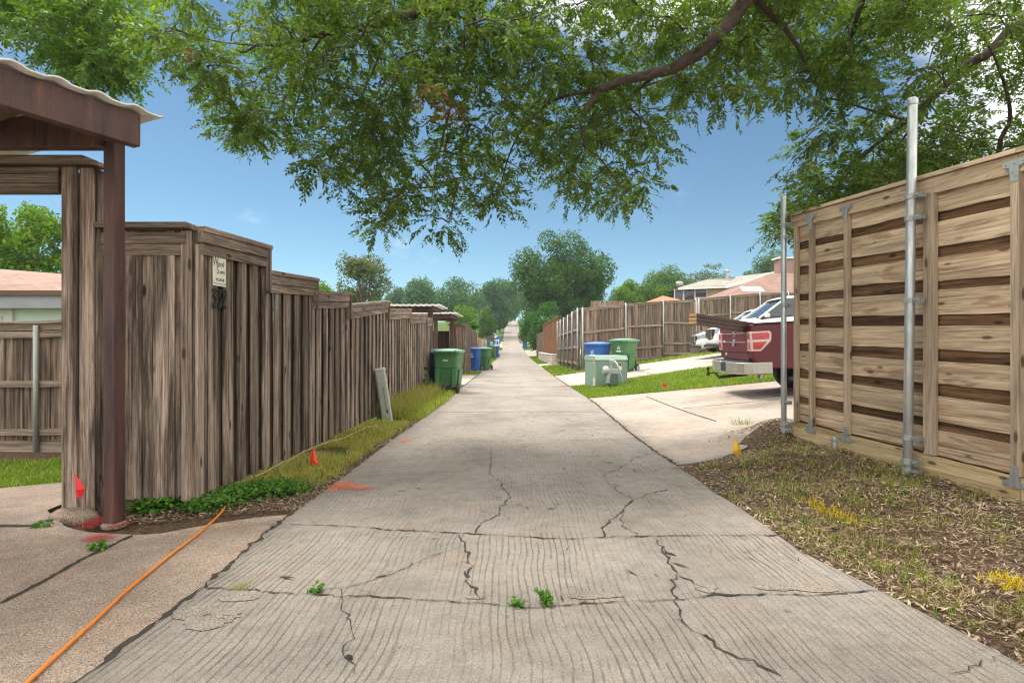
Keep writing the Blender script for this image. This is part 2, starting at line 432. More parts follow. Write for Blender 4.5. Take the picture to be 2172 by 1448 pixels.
def soil():
    m, n, l, b = nodes('soil')
    t = n.new('ShaderNodeTexCoord'); v = t.outputs['Object']
    at_ = n.new('ShaderNodeAttribute'); at_.attribute_name = 'grass'
    a = noise(n, l, v, 28, 8, 0.75); c = noise(n, l, v, 3.0, 5)
    d = ramp(n, [(0.3, (0.035, 0.022, 0.014)), (0.5, (0.12, 0.08, 0.052)), (0.68, (0.26, 0.19, 0.13))]); l.new(a.outputs[0], d.inputs[0])
    g = ramp(n, [(0.3, (0.03, 0.05, 0.012)), (0.6, (0.09, 0.14, 0.025)), (0.8, (0.2, 0.2, 0.07))]); l.new(a.outputs[0], g.inputs[0])
    f = mathn(n, l, 'ADD', at_.outputs['Fac'], mathn(n, l, 'MULTIPLY', mathn(n, l, 'SUBTRACT', c.outputs[0], 0.5), 0.9))
    fr = ramp(n, [(0.42, 0.0), (0.58, 1.0)]); l.new(f, fr.inputs[0])
    col = mixc(n, l, fr.outputs[0], d.outputs[0], g.outputs[0])
    l.new(col, b.inputs['Base Color']); b.inputs['Roughness'].default_value = 0.95; b.inputs['Specular IOR Level'].default_value = 0.15
    bump(n, l, a.outputs[0], 0.9, 0.03, b)
    return m
M_soil = soil()

def vnoise(x, y, s, seed=0):
    """smooth value noise for the land and for scattering"""
    r = np.random.default_rng(seed+99); T = r.random((64, 64))
    u, w = np.asarray(x)*s+13.7, np.asarray(y)*s+5.3
    i, j = np.floor(u).astype(int), np.floor(w).astype(int); fu, fw = u-i, w-j
    fu, fw = fu*fu*(3-2*fu), fw*fw*(3-2*fw)
    q = lambda a, b_: T[a % 64, b_ % 64]
    return (q(i, j)*(1-fu)+q(i+1, j)*fu)*(1-fw)+(q(i, j+1)*(1-fu)+q(i+1, j+1)*fu)*fw

def Gt(x, y):
    """the bare ground: the land plus humps, clear of the concrete"""
    x = np.asarray(x, float); y = np.asarray(y, float)
    z = G(x, y)
    near = np.clip((x-1.72)/.5, 0, 1)*np.clip((5.9+np.clip(x-1.7, 0, 2)*.5-y)/.8, 0, 1)*np.clip((y+6)/2, 0, 1)
    z = z+near*(0.07*vnoise(x, y, 1.6, 1)+0.03*vnoise(x, y, 5, 2)-.02)
    z = z+0.17*np.exp(-((x-3.15)**2/.16+(y-6.75)**2/.10))+0.07*np.exp(-((x-2.75)**2/.10+(y-6.45)**2/.05))
    lf = np.clip((-1.62-x)/.3, 0, 1)*np.clip((y-3.95)/.5, 0, 1)*np.clip((16-y)/2, 0, 1)*np.clip((x+2.6)/.2, 0, 1)
    z = z+lf*(0.04*vnoise(x, y, 3, 3))
    return z

def axis(parts):
    return np.concatenate([np.arange(a, b_, s) for a, b_, s in parts])
gx = axis([(-200, -60, 20), (-60, -9, 3), (-9, 9, .1), (9, 60, 3), (60, 201, 20)])
gy = axis([(-40, -6, 2), (-6, 17, .1), (17, 60, .5), (60, 230, 3)])
X, Y = np.meshgrid(gx, gy, indexing='ij')
Z = Gt(X, Y)-0.012
idx = np.arange(X.size).reshape(X.shape)
Q = np.stack([idx[:-1, :-1], idx[1:, :-1], idx[1:, 1:], idx[:-1, 1:]], -1).reshape(-1, 4)
# lower the ground beneath the concrete so that the slabs sit proud of it
under = ((X > -1.36) & (X < 1.5) & (Y < 150))
Z = np.where(under, Z-0.12, Z)
dr1 = (X > 1.5) & (Y > np.interp(X, [1.68, 2.6, 3.3, 14], [5.75, 6.4, 7.25, 7.5])) & (Y < 12.7); Z = np.where(dr1 & (X < 14), Z-.1, Z)
dr2 = (X > 1.5) & (Y > 16.8) & (Y < 22.4) & (X < 14); Z = np.where(dr2, Z-.1, Z)
dl = (X < -1.2) & (X > -9) & (Y < 3.4); Z = np.where(dl, Z-.1, Z)
terrain = mesh_np('ground', np.stack([X, Y, Z], -1).reshape(-1, 3), Q, M_soil, smooth=True)
terrain['kind'] = 'structure'
gr_ = np.full(X.shape, 0.85)
gr_ = np.where((X > 1.4) & (Y < 6.5) & (X < 9), 0.30, gr_)
gr_ = np.where((X < -1.3) & (X > -3.2) & (Y < 4.75), 0.12, gr_)
gr_ = np.where((X < -1.3) & (X > -2.5) & (Y >= 4.75) & (Y < 9), 0.42, gr_)
gr_ = np.where((X < -3.1) & (Y > 7.1) & (Y < 9), 0.1, gr_)
gr_ = np.where((X-3.0)**2+(Y-6.7)**2 < .7, 0.0, gr_)
a_ = terrain.data.attributes.new('grass', 'FLOAT', 'POINT'); a_.data.foreach_set('value', gr_.astype(np.float32).ravel())

# the alley: one sheet; its joints and cracks are laid into the same mesh
ry = np.concatenate([np.arange(-6, 17, .1), np.arange(17, 60, .5), np.arange(60, 152, 1.5)])
_ey = [-6, 1.83, 2.61, 3.43, 4.95, 7.2, 12, 16.5, 35, 57, 83, 112, 150]
xl = np.interp(ry, _ey, [-1.36, -1.38, -1.42, -1.50, -1.49, -1.50, -1.38, -1.43, -1.39, -1.41, -1.45, -1.58, -1.55])
xr_ = np.interp(ry, _ey, [1.75, 1.72, 1.66, 1.61, 1.62, 1.60, 1.74, 1.67, 1.70, 1.69, 1.65, 1.5, 1.55])
xr_ = xr_+np.where(ry < 6, np.interp(ry, np.arange(-6, 7, .35), rng.normal(0, .018, 38)), 0)
def strip(px, w, lift=0.0245, jit=0.25, jag=0.006, world=False):
    """a crack traced along points of the road: a thin band of dirt with a ragged edge"""
    P = np.array([tuple(q) for q in px], float) if world else np.array([tuple(gp(*q)) for q in px])
    s = np.r_[0, np.cumsum(np.hypot(np.diff(P[:, 0]), np.diff(P[:, 1])))]
    n = max(4, int(s[-1]/.035)); u = np.linspace(0, s[-1], n)
    x, y = np.interp(u, s, P[:, 0]), np.interp(u, s, P[:, 1])
    x += rng.normal(0, jag, n); y += rng.normal(0, jag, n)
    tx, ty = np.gradient(x), np.gradient(y); L = np.hypot(tx, ty)+1e-9; nx, ny = -ty/L, tx/L
    ww = w/2*(1+jit*rng.normal(0, 1, n)).clip(.25, 2.4)
    ww[0] *= .2; ww[-1] *= .2
    A = np.stack([x+nx*ww, y+ny*ww], 1); B = np.stack([x-nx*ww, y-ny*ww], 1)
    V = np.concatenate([np.c_[A, G(A[:, 0], A[:, 1])+lift], np.c_[B, G(B[:, 0], B[:, 1])+lift]])
    k = np.arange(n-1); return V, np.stack([k+n, k+1+n, k+1, k], -1)
z2 = lambda L: [(600+a/2.55, 880+b_/2.55) for a, b_ in L]
z3 = lambda L: [(1100+a/2.55, 880+b_/2.55) for a, b_ in L]
z4 = lambda L: [(1572+a/3.232, 1000+b_/3.232) for a, b_ in L]
cracks = [
 (z2([(1125,200),(1125,290),(1118,330),(1190,385),(1180,405),(1205,425),(1235,465),(1175,510),(1165,560),(1080,600),(1045,635),(1050,660)]), .012),
 (z2([(950,665),(990,740),(1000,800),(1020,840),(1000,880),(1005,930),(1045,975),(1055,1040)]), .016),
 (z2([(975,735),(830,775),(740,810),(660,860),(580,885),(510,905),(440,935),(390,950),(330,955),(220,965),(140,985)]), .009),
 (z2([(390,955),(430,970),(490,1010)]), .009),
 (z2([(320,960),(325,1040),(345,1100),(365,1170),(380,1210),(360,1260),(335,1310),(370,1370),(400,1420),(405,1448)]), .010),
 (z3([(625,475),(590,500),(560,540),(500,590),(455,620),(455,650),(470,680)]), .020),
 (z3([(570,540),(550,580),(560,620),(600,645),(650,670)]), .010),
 (z3([(625,470),(700,445),(840,410),(930,395),(1025,388)]), .012),
 (z3([(570,282),(520,310),(465,330),(465,360),(490,385),(550,435),(620,470)]), .010),
 (z3([(740,690),(780,760),(810,800),(850,880),(830,930),(825,980),(845,1030),(870,1090),(880,1140),(930,1190),(990,1210),(1050,1260),(1100,1305),(1150,1335),(1270,1360),(1330,1400),(1395,1448)]), .015),
 (z3([(855,890),(930,915),(970,945),(1040,975)]), .012), (z3([(970,950),(940,990),(850,995)]), .010),
 (z3([(635,240),(700,222),(770,210)]), .014),
 (z4([(1440,1440),(1530,1405),(1620,1345),(1720,1305),(1790,1295)]), .008),
 (z3([(785,750),(850,790)]), .03), (z3([(1000,1215),(1050,1250)]), .035),
 (z2([(335,1330),(372,1360)]), .035), (z2([(985,870),(1010,900)]), .03), (z2([(510,908),(545,895)]), .022),
 (z3([(1010,1010),(1130,997),(1210,1000)]), .035), (z3([(1290,1000),(1340,992)]), .04),
]
joints = [
 ([(566,1118),(720,1122),(835,1131),(915,1135),(1000,1139),(1200,1151),(1277,1147),(1355,1145),(1530,1142),(1662,1143)], .017),
 ([(432,1257),(545,1261),(565,1266),(650,1269),(730,1275),(788,1275),(875,1281),(953,1286),(1067,1294),(1139,1300),(1320,1286),(1425,1282),(1508,1275),(1610,1270),(1716,1272),(1860,1262)], .015),
 ([(850,930),(1000,940),(1100,938),(1200,938),(1340,934)], .012),
]
extra = [strip(c, w*.46, jit=.6, jag=.009) for c, w in cracks]+[strip(c, w*.42, jit=.7, jag=.006) for c, w in joints]
extra += [strip([(x, y) for x in np.linspace(-1.36, 1.6, 12)], .02, world=True) for y in (10.2, 13.3, 16.4, 19.5, 22.7, 27, 33, 40)]
# seams along both edges of the road
extra.append(strip([(np.interp(q, ry, xl)+.0, q) for q in np.arange(.6, 4.0, .1)], .022, jit=.5, jag=.009, world=True))
extra.append(strip([(np.interp(q, ry, xr_)-.01, q) for q in np.arange(5.6, 13, .1)], .026, jit=.5, jag=.012, world=True))
extra.append(strip([(np.interp(q, ry, xr_)-.01, q) for q in np.arange(16.4, 23, .1)], .026, jit=.5, jag=.012, world=True))
extra.append(strip([(np.interp(q, ry, xl)+.0, q) for q in np.arange(17, 24, .1)], .026, jit=.5, jag=.012, world=True))
def blob(px, rx, ry2, lift=0.0235, n=40, seed=0):
    c = gp(*px); r = np.random.default_rng(seed); a = np.linspace(0, 2*np.pi, n, endpoint=False)
    k = 1+.22*np.sin(2*a+seed)+.15*np.sin(3*a+2*seed)+r.normal(0, .05, n)
    x, y = c.x+rx*k*np.cos(a), c.y+ry2*k*np.sin(a)
    x2, y2 = c.x+(x-c.x)*.45, c.y+(y-c.y)*.45
    V = np.concatenate([np.c_[x, y, G(x, y)+lift], np.c_[x2, y2, G(x2, y2)+lift]])
    j = np.arange(n); Q1 = np.stack([j, (j+1) % n, (j+1) % n+n, j+n], -1)
    h = n//2; k2 = np.arange(h-1); Q2 = np.stack([n+k2, n+k2+1, n+(n-2-k2), n+(n-1-k2)], -1)
    return V, np.concatenate([Q1, Q2])
patches = [blob((1262,1272), .10, .05, seed=1), blob((1690,1254), .15, .07, seed=2), blob((440,1318), .13, .11, seed=3), blob((505,1275), .10, .05, seed=4), blob((1010,1277), .05, .015, seed=5), blob((1500,1258), .05, .04, seed=6)]
A = np.c_[xl, ry]; B = np.c_[xr_, ry]
nb = 26; t_ = np.linspace(0, 1, nb)[None, :, None]
P = A[:, None]*(1-t_)+B[:, None]*t_
V = np.concatenate([P, (G(P[..., 0], P[..., 1])+.02)[..., None]], 2); na = len(ry)
ix = np.arange(na*nb).reshape(na, nb); V = V.reshape(-1, 3)
Q = np.stack([ix[:-1, :-1], ix[:-1, 1:], ix[1:, 1:], ix[1:, :-1]], -1).reshape(-1, 4)
rim = np.concatenate([ix[:, 0], ix[-1, 1:], ix[::-1, -1][1:], ix[0, ::-1][1:]]); b0 = len(V); low = V[rim].copy(); low[:, 2] -= .1
k = np.arange(len(rim)-1); Q = np.concatenate([Q, np.stack([rim[k+1], rim[k], b0+k, b0+k+1], -1)]); V = np.concatenate([V, low])
mi = [0]*len(Q); Vs, Qs = [V], [Q]; nv = len(V)
for v_, q_ in extra: Vs.append(v_); Qs.append(q_+nv); nv += len(v_); mi += [1]*len(q_)
for v_, q_ in patches: Vs.append(v_); Qs.append(q_+nv); nv += len(v_); mi += [2]*len(q_)
road = mesh_np('road', np.concatenate(Vs), np.concatenate(Qs), [M_road, M_crack, M_patch], mi=mi); road['kind'] = 'structure'

# drives
near_edge = [gp(612,1094), gp(540,1102), gp(467,1112), gp(400,1124), gp(335,1137), gp(280,1139), gp(190,1133), gp(140,1122)]
le = [(p.x, p.y) for p in near_edge]+[(-4.2, le_y) for le_y in ()]
le += [(-3.35, 4.10), (-3.5, 5.25), (-4.3, 5.3), (-5.4, 5.35), (-9, 5.3)]
fe = [(np.interp(-4, ry, xl)-.03, -5.5)]
seamA = [(x, y) for x, y in le]
# columns run from the road edge leftwards; the near border of the sheet follows the road's edge
xs_far = resample([(-1.40, 3.80)]+le, 90)
lo = np.stack([xs_far[:, 0], np.full(90, -5.5)], 1)
# close the wedge beside the road: first columns start on the road edge itself
lo[:, 0] = np.linspace(-1.15, -9, 90)
drive = sheet('left_driveway', [(p[0], p[1]) for p in xs_far], [(p[0], p[1]) for p in lo], 110, 60, .014, M_drive, rough=.006)
jl = [strip([gp(0,1288), gp(90,1240), gp(179,1189), gp(282,1140)], .022, lift=.019, world=True, jag=.003),
      strip([gp(-120,1122), gp(0,1120), gp(66,1120), gp(110,1106), gp(133,1098)], .04, lift=.019, world=True, jag=.004)]
jo = mesh_np('driveway_joint', np.concatenate([jl[0][0], jl[1][0]]), np.concatenate([jl[0][1], jl[1][1]+len(jl[0][0])]), M_crack, parent=drive)

def driveway(name, near, far, mat, jn=()):
    d = sheet(name, near, far, 60, 40, .016, mat, rough=.004)
    if jn:
        Vj, Qj, o_ = [], [], 0
        for q in jn:
            v_, f_ = strip(q, .025, lift=.0205, world=True, jag=.004); Vj.append(v_); Qj.append(f_+o_); o_ += len(v_)
        mesh_np('driveway_joint', np.concatenate(Vj), np.concatenate(Qj), M_crack, parent=d)
    return d
driveway('right_driveway', [(1.60, 5.6), (2.1, 5.75), (2.55, 6.15), (2.75, 6.7), (3.3, 7.1), (14, 7.3)], [(1.70, 12.95), (6, 13.25), (14, 13.8)], M_drive2,
         [[gp(1370,842), gp(1420,862), gp(1470,880), gp(1520,896)], [gp(1447,868), gp(1550,858), gp(1655,848)]])
driveway('second_right_driveway', [(1.69, 16.5), (6, 16.7), (14, 17)], [(1.69, 22.8), (6, 23.4), (14, 25)], M_pale, [[(4.2, 16.7), (4.2, 22.9)]])
driveway('third_right_driveway', [(1.70, 33.5), (2.9, 33.7)], [(1.70, 37.5), (2.9, 37.5)], M_pale)
driveway('cross_driveway', [(1.69, 57), (12, 57)], [(1.67, 80), (12, 80)], M_pale)
driveway('left_parking_pad', [(-9, 17.3), (-1.43, 17.3)], [(-9, 23.6), (-1.42, 23.6)], M_pale)
driveway('far_parking_pad', [(-9, 27.2), (-1.41, 27.2)], [(-9, 31), (-1.41, 31)], M_pale)
driveway('cross_driveway_left', [(-12, 57), (-1.42, 57)], [(-12, 78), (-1.44, 78)], M_pale)
driveway('far_left_driveway', [(-9, 86), (-1.46, 86)], [(-9, 95), (-1.5, 95)], M_pale)
driveway('far_right_driveway', [(1.64, 88), (5, 88)], [(1.58, 96), (5, 96)], M_pale)

# sprayed survey marks
def spray(name, c, pts, w, dens=.5, lift=.03, gt=False):
    m, n, l, b = nodes(name+'_paint')
    t = n.new('ShaderNodeTexCoord'); a = noise(n, l, t.outputs['Object'], 45, 6, .8); g = noise(n, l, t.outputs['Object'], 7, 3)
    at_ = n.new('ShaderNodeAttribute'); at_.attribute_name = 'core'
    s = mathn(n, l, 'ADD', mathn(n, l, 'MULTIPLY', a.outputs[0], .75), mathn(n, l, 'MULTIPLY', g.outputs[0], .5))
    s = mathn(n, l, 'ADD', s, mathn(n, l, 'MULTIPLY', at_.outputs['Fac'], dens))
    r = ramp(n, [(.66, 0.0), (1.0, .62)]); l.new(s, r.inputs[0])
    b.inputs['Base Color'].default_value = (*c, 1); b.inputs['Roughness'].default_value = .8; l.new(r.outputs[0], b.inputs['Alpha'])
    V, Q, at2, o_ = [], [], [], 0
    for path in pts:
        p = np.array([tuple(gp(*q))[:2] for q in path]); q = resample(p, 24); tx = np.gradient(q, axis=0); L = np.hypot(*tx.T)+1e-9
        nn = np.stack([-tx[:, 1]/L, tx[:, 0]/L], 1)
        off = np.linspace(-1, 1, 7)
        env = np.sin(np.linspace(.15, np.pi-.15, 24))**.5
        Pq = q[:, None]+nn[:, None]*(off[None, :, None]*w/2*env[:, None, None])
        zz = (Gt if gt else G)(Pq[..., 0], Pq[..., 1])+lift
        V.append(np.concatenate([Pq, zz[..., None]], 2).reshape(-1, 3)); k = np.arange(24*7).reshape(24, 7)
        Q.append(np.stack([k[:-1, :-1], k[:-1, 1:], k[1:, 1:], k[1:, :-1]], -1).reshape(-1, 4)+o_); o_ += 168
        at2.append((np.outer(env, 1-np.abs(off)**1.5)).ravel())
    o = mesh_np(name, np.concatenate(V), np.concatenate(Q), m); o['kind'] = 'structure'
    aa = o.data.attributes.new('core', 'FLOAT', 'POINT'); aa.data.foreach_set('value', np.concatenate(at2).astype(np.float32))
    return o
spray('orange_paint_mark', (0.85, 0.13, 0.03), [[(705,1050),(722,1036),(745,1024)], [(720,1036),(755,1040),(792,1041)], [(852,942),(866,934)], [(966,858),(974,858)]], .2, .30)
spray('red_paint_mark', (0.42, 0.012, 0.02), [[(178,1158),(205,1150),(235,1140)], [(185,1130),(200,1118),(215,1100)], [(225,1125),(255,1118),(272,1112)]], .24, .36, lift=.026)
spray('red_paint_line', (0.5, 0.1, 0.09), [[(1165,823),(1195,820),(1222,818)]], .16, .4)
# ------------------------------------------------------------------ near fences, gate, carport
W_old_z = wood('weathered_cedar_upright', 'z', (0.07, 0.047, 0.034), (0.31, 0.235, 0.185), (0.50, 0.41, 0.34), stain=.78, isl=.34)
W_old_x = wood('weathered_cedar_rail', 'x', (0.09, 0.062, 0.047), (0.27, 0.205, 0.16), (0.44, 0.36, 0.29), stain=.5, isl=.2)
W_pale_z = wood('pale_end_board', 'z', (0.12, 0.085, 0.065), (0.34, 0.26, 0.205), (0.5, 0.41, 0.34), stain=.4, isl=.15)
W_new_x = wood('tan_cedar_board', 'x', (0.26, 0.155, 0.088), (0.60, 0.445, 0.30), (0.76, 0.61, 0.445), stain=.3, isl=.12, crisp=.5, patch=(0.22, 0.125, 0.07, .6))
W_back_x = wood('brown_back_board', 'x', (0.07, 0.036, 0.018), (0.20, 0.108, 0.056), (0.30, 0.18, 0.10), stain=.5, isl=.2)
W_new_z = wood('tan_stud', 'z', (0.22, 0.15, 0.10), (0.50, 0.385, 0.28), (0.62, 0.50, 0.38), stain=.35, isl=.12, crisp=.5)
W_kick_x = wood('treated_board', 'x', (0.28, 0.18, 0.085), (0.56, 0.42, 0.23), (0.68, 0.54, 0.34), stain=.35, isl=.12, crisp=.5)
def galv(name='galvanized_steel', c=(0.48, 0.51, 0.52), rough=0.42):
    m, n, l, b = nodes(name)
    t = n.new('ShaderNodeTexCoord'); a = noise(n, l, mapping(n, l, t.outputs['Object'], (9, 9, 1.6)), 3, 6, .6)
    r = ramp(n, [(.3, [q*.72 for q in c]), (.55, c), (.75, [min(1, q*1.25) for q in c])]); l.new(a.outputs[0], r.inputs[0])
    l.new(r.outputs[0], b.inputs['Base Color']); b.inputs['Metallic'].default_value = .75
    r2 = ramp(n, [(.3, rough+.14), (.7, rough-.08)]); l.new(a.outputs[0], r2.inputs[0]); l.new(r2.outputs[0], b.inputs['Roughness'])
    return m
W_shade_z = wood('sheltered_cedar', 'z', (0.025, 0.016, 0.011), (0.085, 0.056, 0.040), (0.17, 0.12, 0.09), stain=.6, isl=.3)  # recess boards darkened in colour so the gaps read as shaded
M_galv = galv(); M_galv2 = galv('dull_galvanized_steel', (0.40, 0.43, 0.43), .55)
def rusty():
    m, n, l, b = nodes('red_oxide_steel')
    t = n.new('ShaderNodeTexCoord'); v = t.outputs['Object']
    a = noise(n, l, mapping(n, l, v, (7, 7, .9)), 1.3, 8, .7); s = noise(n, l, v, 90, 3)
    r = ramp(n, [(.36, (.022, .010, .010)), (.47, (.060, .027, .023)), (.58, (.088, .038, .029)), (.69, (.20, .075, .04))]); l.new(a.outputs[0], r.inputs[0])
    r2 = ramp(n, [(.35, .75), (.65, 1.15)]); l.new(s.outputs[0], r2.inputs[0])
    l.new(mixc(n, l, .6, r.outputs[0], r2.outputs[0], 'MULTIPLY'), b.inputs['Base Color'])
    b.inputs['Roughness'].default_value = .55; b.inputs['Specular IOR Level'].default_value = .45
    bump(n, l, s.outputs[0], .25, .002, b)
    return m
M_rust = rusty()
M_black = plain('black_iron', (.018, .016, .015), .5, .3)
M_roofmetal = plain('corrugated_sheet', (.62, .60, .56), .4, .45, var=.2, scale=3, dirt=(.3, .25, .2, .5))
M_underroof = plain('roof_underside', (.50, .42, .34), .6, .1, var=.15)

# --- stepped board-on-board fence: the short face towards the camera and the long run down the alley
FX0, FY0 = -2.30, 4.11
def fence_x(y): return np.interp(y, [4.11, 7.7, 15.2], [-2.30, -2.25, -2.17])
fence = thing('wooden_fence', 'weathered brown board fence stepping down the left side of the alley', 'fence', (FX0, FY0, 0))
def lw(x, y, z): return (x-FX0, y-FY0, z)
# run panels: (y0, y1, top z at both ends relative to the eye)
pans = [(4.11, 5.23, .838, .885), (5.23, 6.46, .655, .72), (6.40, 7.73, .572, .665), (7.73, 10.05, .505, .72), (10.05, 12.1, .585, .70), (12.1, 14.2, .585, .675), (14.2, 15.1, .60, .62)]
for i, (y0, y1, t0, t1) in enumerate(pans):
    mb, mk_ = MB(), MB(); L = y1-y0; pitch = .232; n = max(2, round(L/pitch)); pitch = L/n
    for k in range(2*n+1):
        yy = y0+k*pitch/2; front = k % 2 == 0
        if yy > y1-.02 and i < len(pans)-1: continue
        w = (.138 if front else .19)+random.uniform(-.006, .006); f = (yy-y0)/L
        top = EYE+t0+(t1-t0)*f-.05; x = float(fence_x(yy)); bot = Gf(x, yy)+(.055 if front else .045)+random.uniform(-.012, .012)
        if i == 0 and k == 0: w = .13; yy += .065
        xo = x+(.016 if front else -.012)+random.uniform(-.002, .002)
        lean = random.uniform(-.004, .004)
        (mb if front or (i == 0 and k == 0) else mk_).box(lw(xo, yy+lean, (top+bot)/2), (.018, w, top-bot), rot=(random.uniform(-.003, .003), random.uniform(-.004, .004), random.uniform(-.03, .03)))
    p = mb.build('fence_panel', W_old_z, fence, bevel=.002, seg=1); mk_.build('back_panel', W_shade_z, fence)
    def rail(za, zb, h, th, xoff, nm, ext0=0, ext1=0, split=False):
        q = MB(); ya, yb = y0+ext0, y1+ext1; xa, xb = float(fence_x(ya)), float(fence_x(yb))
        q.hexa([lw(xa+xoff-th/2, ya, EYE+t0+za), lw(xa+xoff+th/2, ya, EYE+t0+za), lw(xb+xoff+th/2, yb, EYE+t1+zb), lw(xb+xoff-th/2, yb, EYE+t1+zb),
                lw(xa+xoff-th/2, ya, EYE+t0+za+h), lw(xa+xoff+th/2, ya, EYE+t0+za+h), lw(xb+xoff+th/2, yb, EYE+t1+zb+h), lw(xb+xoff-th/2, yb, EYE+t1+zb+h)])
        o = q.build(nm, W_rail_y, fence, bevel=.003, seg=1); return o
    W_rail_y = bpy.data.materials.get('weathered_rail_along') or wood('weathered_rail_along', 'y', (0.09, 0.062, 0.047), (0.28, 0.21, 0.165), (0.45, 0.37, 0.30), stain=.45, isl=.2)
    rail(-.04, -.04, .04, .15, .0, 'cap_board', -.01 if i else .02, .03)
    rail(-.122, -.122, .08, .036, .043, 'trim_board', .0, 0)
    rail(-.205, -.205, .08, .020, .036, 'trim_board', .02, 0)
    if i < len(pans)-1:   # upright that closes the step
        yb = y1; x = float(fence_x(yb)); nz = pans[i+1][2]
        q = MB(); q.box(lw(x+.02, yb-.018, EYE+(t1-.043+nz-.21)/2), (.115, .034, t1-.043-nz+.21)); q.build('step_board', W_old_z, fence, bevel=.003, seg=1)
# front face
xe = -3.12; mb = MB()
xs = np.arange(-2.37, xe, -.1165)
for k, x in enumerate(xs):
    fr = k % 2 == 1; w = (.14 if fr else .19)+random.uniform(-.01, .01)
    bot = Gf(x, 4.1)+(.08 if fr else .07)+random.uniform(-.01, .01); top = EYE+.79
    mb.box(lw(x, 4.085-(.016 if fr else -.006), (top+bot)/2), (w, .018, top-bot), rot=(0, 0, random.uniform(-.02, .02)))
mb.build('fence_panel', W_old_z, fence, bevel=.002, seg=1)
q = MB(); q.box(lw(-2.325, 4.062, (EYE+.79+Gf(-2.3, 4.1)+.07)/2), (.07, .022, EYE+.79-Gf(-2.3, 4.1)-.07)); q.box(lw(-2.272, 4.135, (EYE+.70+Gf(-2.3, 4.1)+.07)/2), (.02, .085, EYE+.70-Gf(-2.3, 4.1)-.07)); q.build('corner_board', W_pale_z, fence, bevel=.003, seg=1)
for nm, z, h, yo, d in (('cap_board', .818, .04, 4.06, .16), ('trim_board', .735, .08, 4.055, .036), ('trim_board', .655, .08, 4.063, .02)):
    q = MB(); q.box(lw((xe-2.32)/2 if nm != 'cap_board' else (xe-2.29)/2, yo, EYE+z), (-2.32-xe+(.05 if nm == 'cap_board' else 0), d, h)); q.build(nm, W_old_x, fence, bevel=.003, seg=1)
q = MB(); q.box(lw((xe-2.35)/2, 4.12, Gf(-2.7, 4.1)+.06), (-2.35-xe, .03, .15)); q.build('kick_board', W_old_x, fence, bevel=.003, seg=1)

# --- gate frame beside it
gate = thing('gate_frame', 'tall weathered boxed gate post with a header beam at the left', 'gate frame', (-3.03, 4.0, Gf(-3.1, 4.0)))
ox, oy, oz = gate.location
q = MB(); zt = EYE+1.235-oz
q.box((-.054, -.03, zt/2-.02), (.106, .024, zt)); q.box((.052, -.012, zt/2-.02), (.10, .02, zt)); q.box((.0, .11, zt/2-.02), (.20, .022, zt)); q.box((.099, .05, zt/2-.02), (.022, .096, zt)); q.box((-.099, .046, zt/2-.02), (.022, .104, zt))
q.build('post', W_old_z, gate, bevel=.003, seg=1)
q = MB(); q.box((-2.2, .03, EYE+1.135-oz), (4.1, .09, .175)); q.build('header_beam', W_old_x, gate, bevel=.004, seg=1)
q = MB(); q.box((-1.97, .02, EYE+1.262-oz), (4.1, .24, .035)); q.add([(.08, -.10, EYE+1.2445-oz), (.08, .14, EYE+1.2445-oz), (.19, .14, EYE+1.205-oz), (.19, -.10, EYE+1.205-oz), (.08, -.10, EYE+1.2795-oz), (.08, .14, EYE+1.2795-oz), (.19, .14, EYE+1.235-oz), (.19, -.10, EYE+1.235-oz)], [(3,2,1,0),(4,5,6,7),(0,1,5,4),(1,2,6,5),(2,3,7,6),(3,0,4,7)])
q.build('cap_board', W_old_x, gate, bevel=.003, seg=1)

# --- carport: square steel post, beam across, sloping edge beam and corrugated roof
gz = Gf(-2.62, 3.72)
cp = thing('carport', 'red-brown steel carport with corrugated roof above the left driveway', 'carport', (-2.60, 3.72, gz))
ox, oy, oz = cp.location
q = MB(); ht = EYE+1.30-oz
q.box((0, 0, ht/2-.05), (.084, .084, ht+.1), rot=(0, 0, R(-12))); q.build('post', M_rust, cp, bevel=.004, seg=2)
q = MB(); q.box((-2.4, 0.0, EYE+1.36-oz), (4.72, .10, .20)); q.build('header_beam', M_rust, cp, bevel=.004)
e0, e1 = Vector((-2.37-ox, 3.60-oy, EYE+1.325-oz)), Vector((-3.30-ox, 1.80-oy, EYE+1.345-oz))
q = MB(); q.beam(e0, e1, .07, .20); q.build('edge_beam', M_rust, cp, bevel=.005)
# corrugated sheet: ribs run away from the edge beam
u = (e1-e0).normalized(); nrm = Vector((-u.y, u.x, 0)).normalized()
if nrm.x > 0: nrm = -nrm
mb = MB(); N = 150; Lr = (e1-e0).length+.35
rows = []
for j, w_ in enumerate((-.085, .4, 1.2, 2.4, 4.6)):
    r_ = []
    for i in range(N):
        s = -.12+Lr*i/(N-1); ph = s/.205*2*math.pi
        zz = .112+.015*max(-.3, math.sin(ph))+w_*.015
        r_.append(e0+u*s+nrm*w_+Vector((0, 0, zz)))
    rows.append(r_)
vs = [p for r_ in rows for p in r_]; fs = []
for j in range(len(rows)-1):
    for i in range(N-1): fs.append((j*N+i, j*N+i+1, (j+1)*N+i+1, (j+1)*N+i))
mb.add(vs, fs); ro = mb.build('roof', M_roofmetal, cp, smooth=True)
sm = ro.modifiers.new('thick', 'SOLIDIFY'); sm.thickness = .012; sm.offset = 1
q = MB(); c_ = (e0+e1)/2+nrm*2.4
for k in range(2):
    a = e0+u*(.5+k*1.1)+nrm*.1; q.beam(a+Vector((0, 0, .045)), a+nrm*4.3+Vector((0, 0, .10)), .06, .10)
q.build('purlin', M_rust, cp, bevel=.003)
q = MB(); q.lathe([(.075, 0), (.08, .02), (.06, .03)], (0, 0, .0), 9); q.build('footing', M_drive, cp)
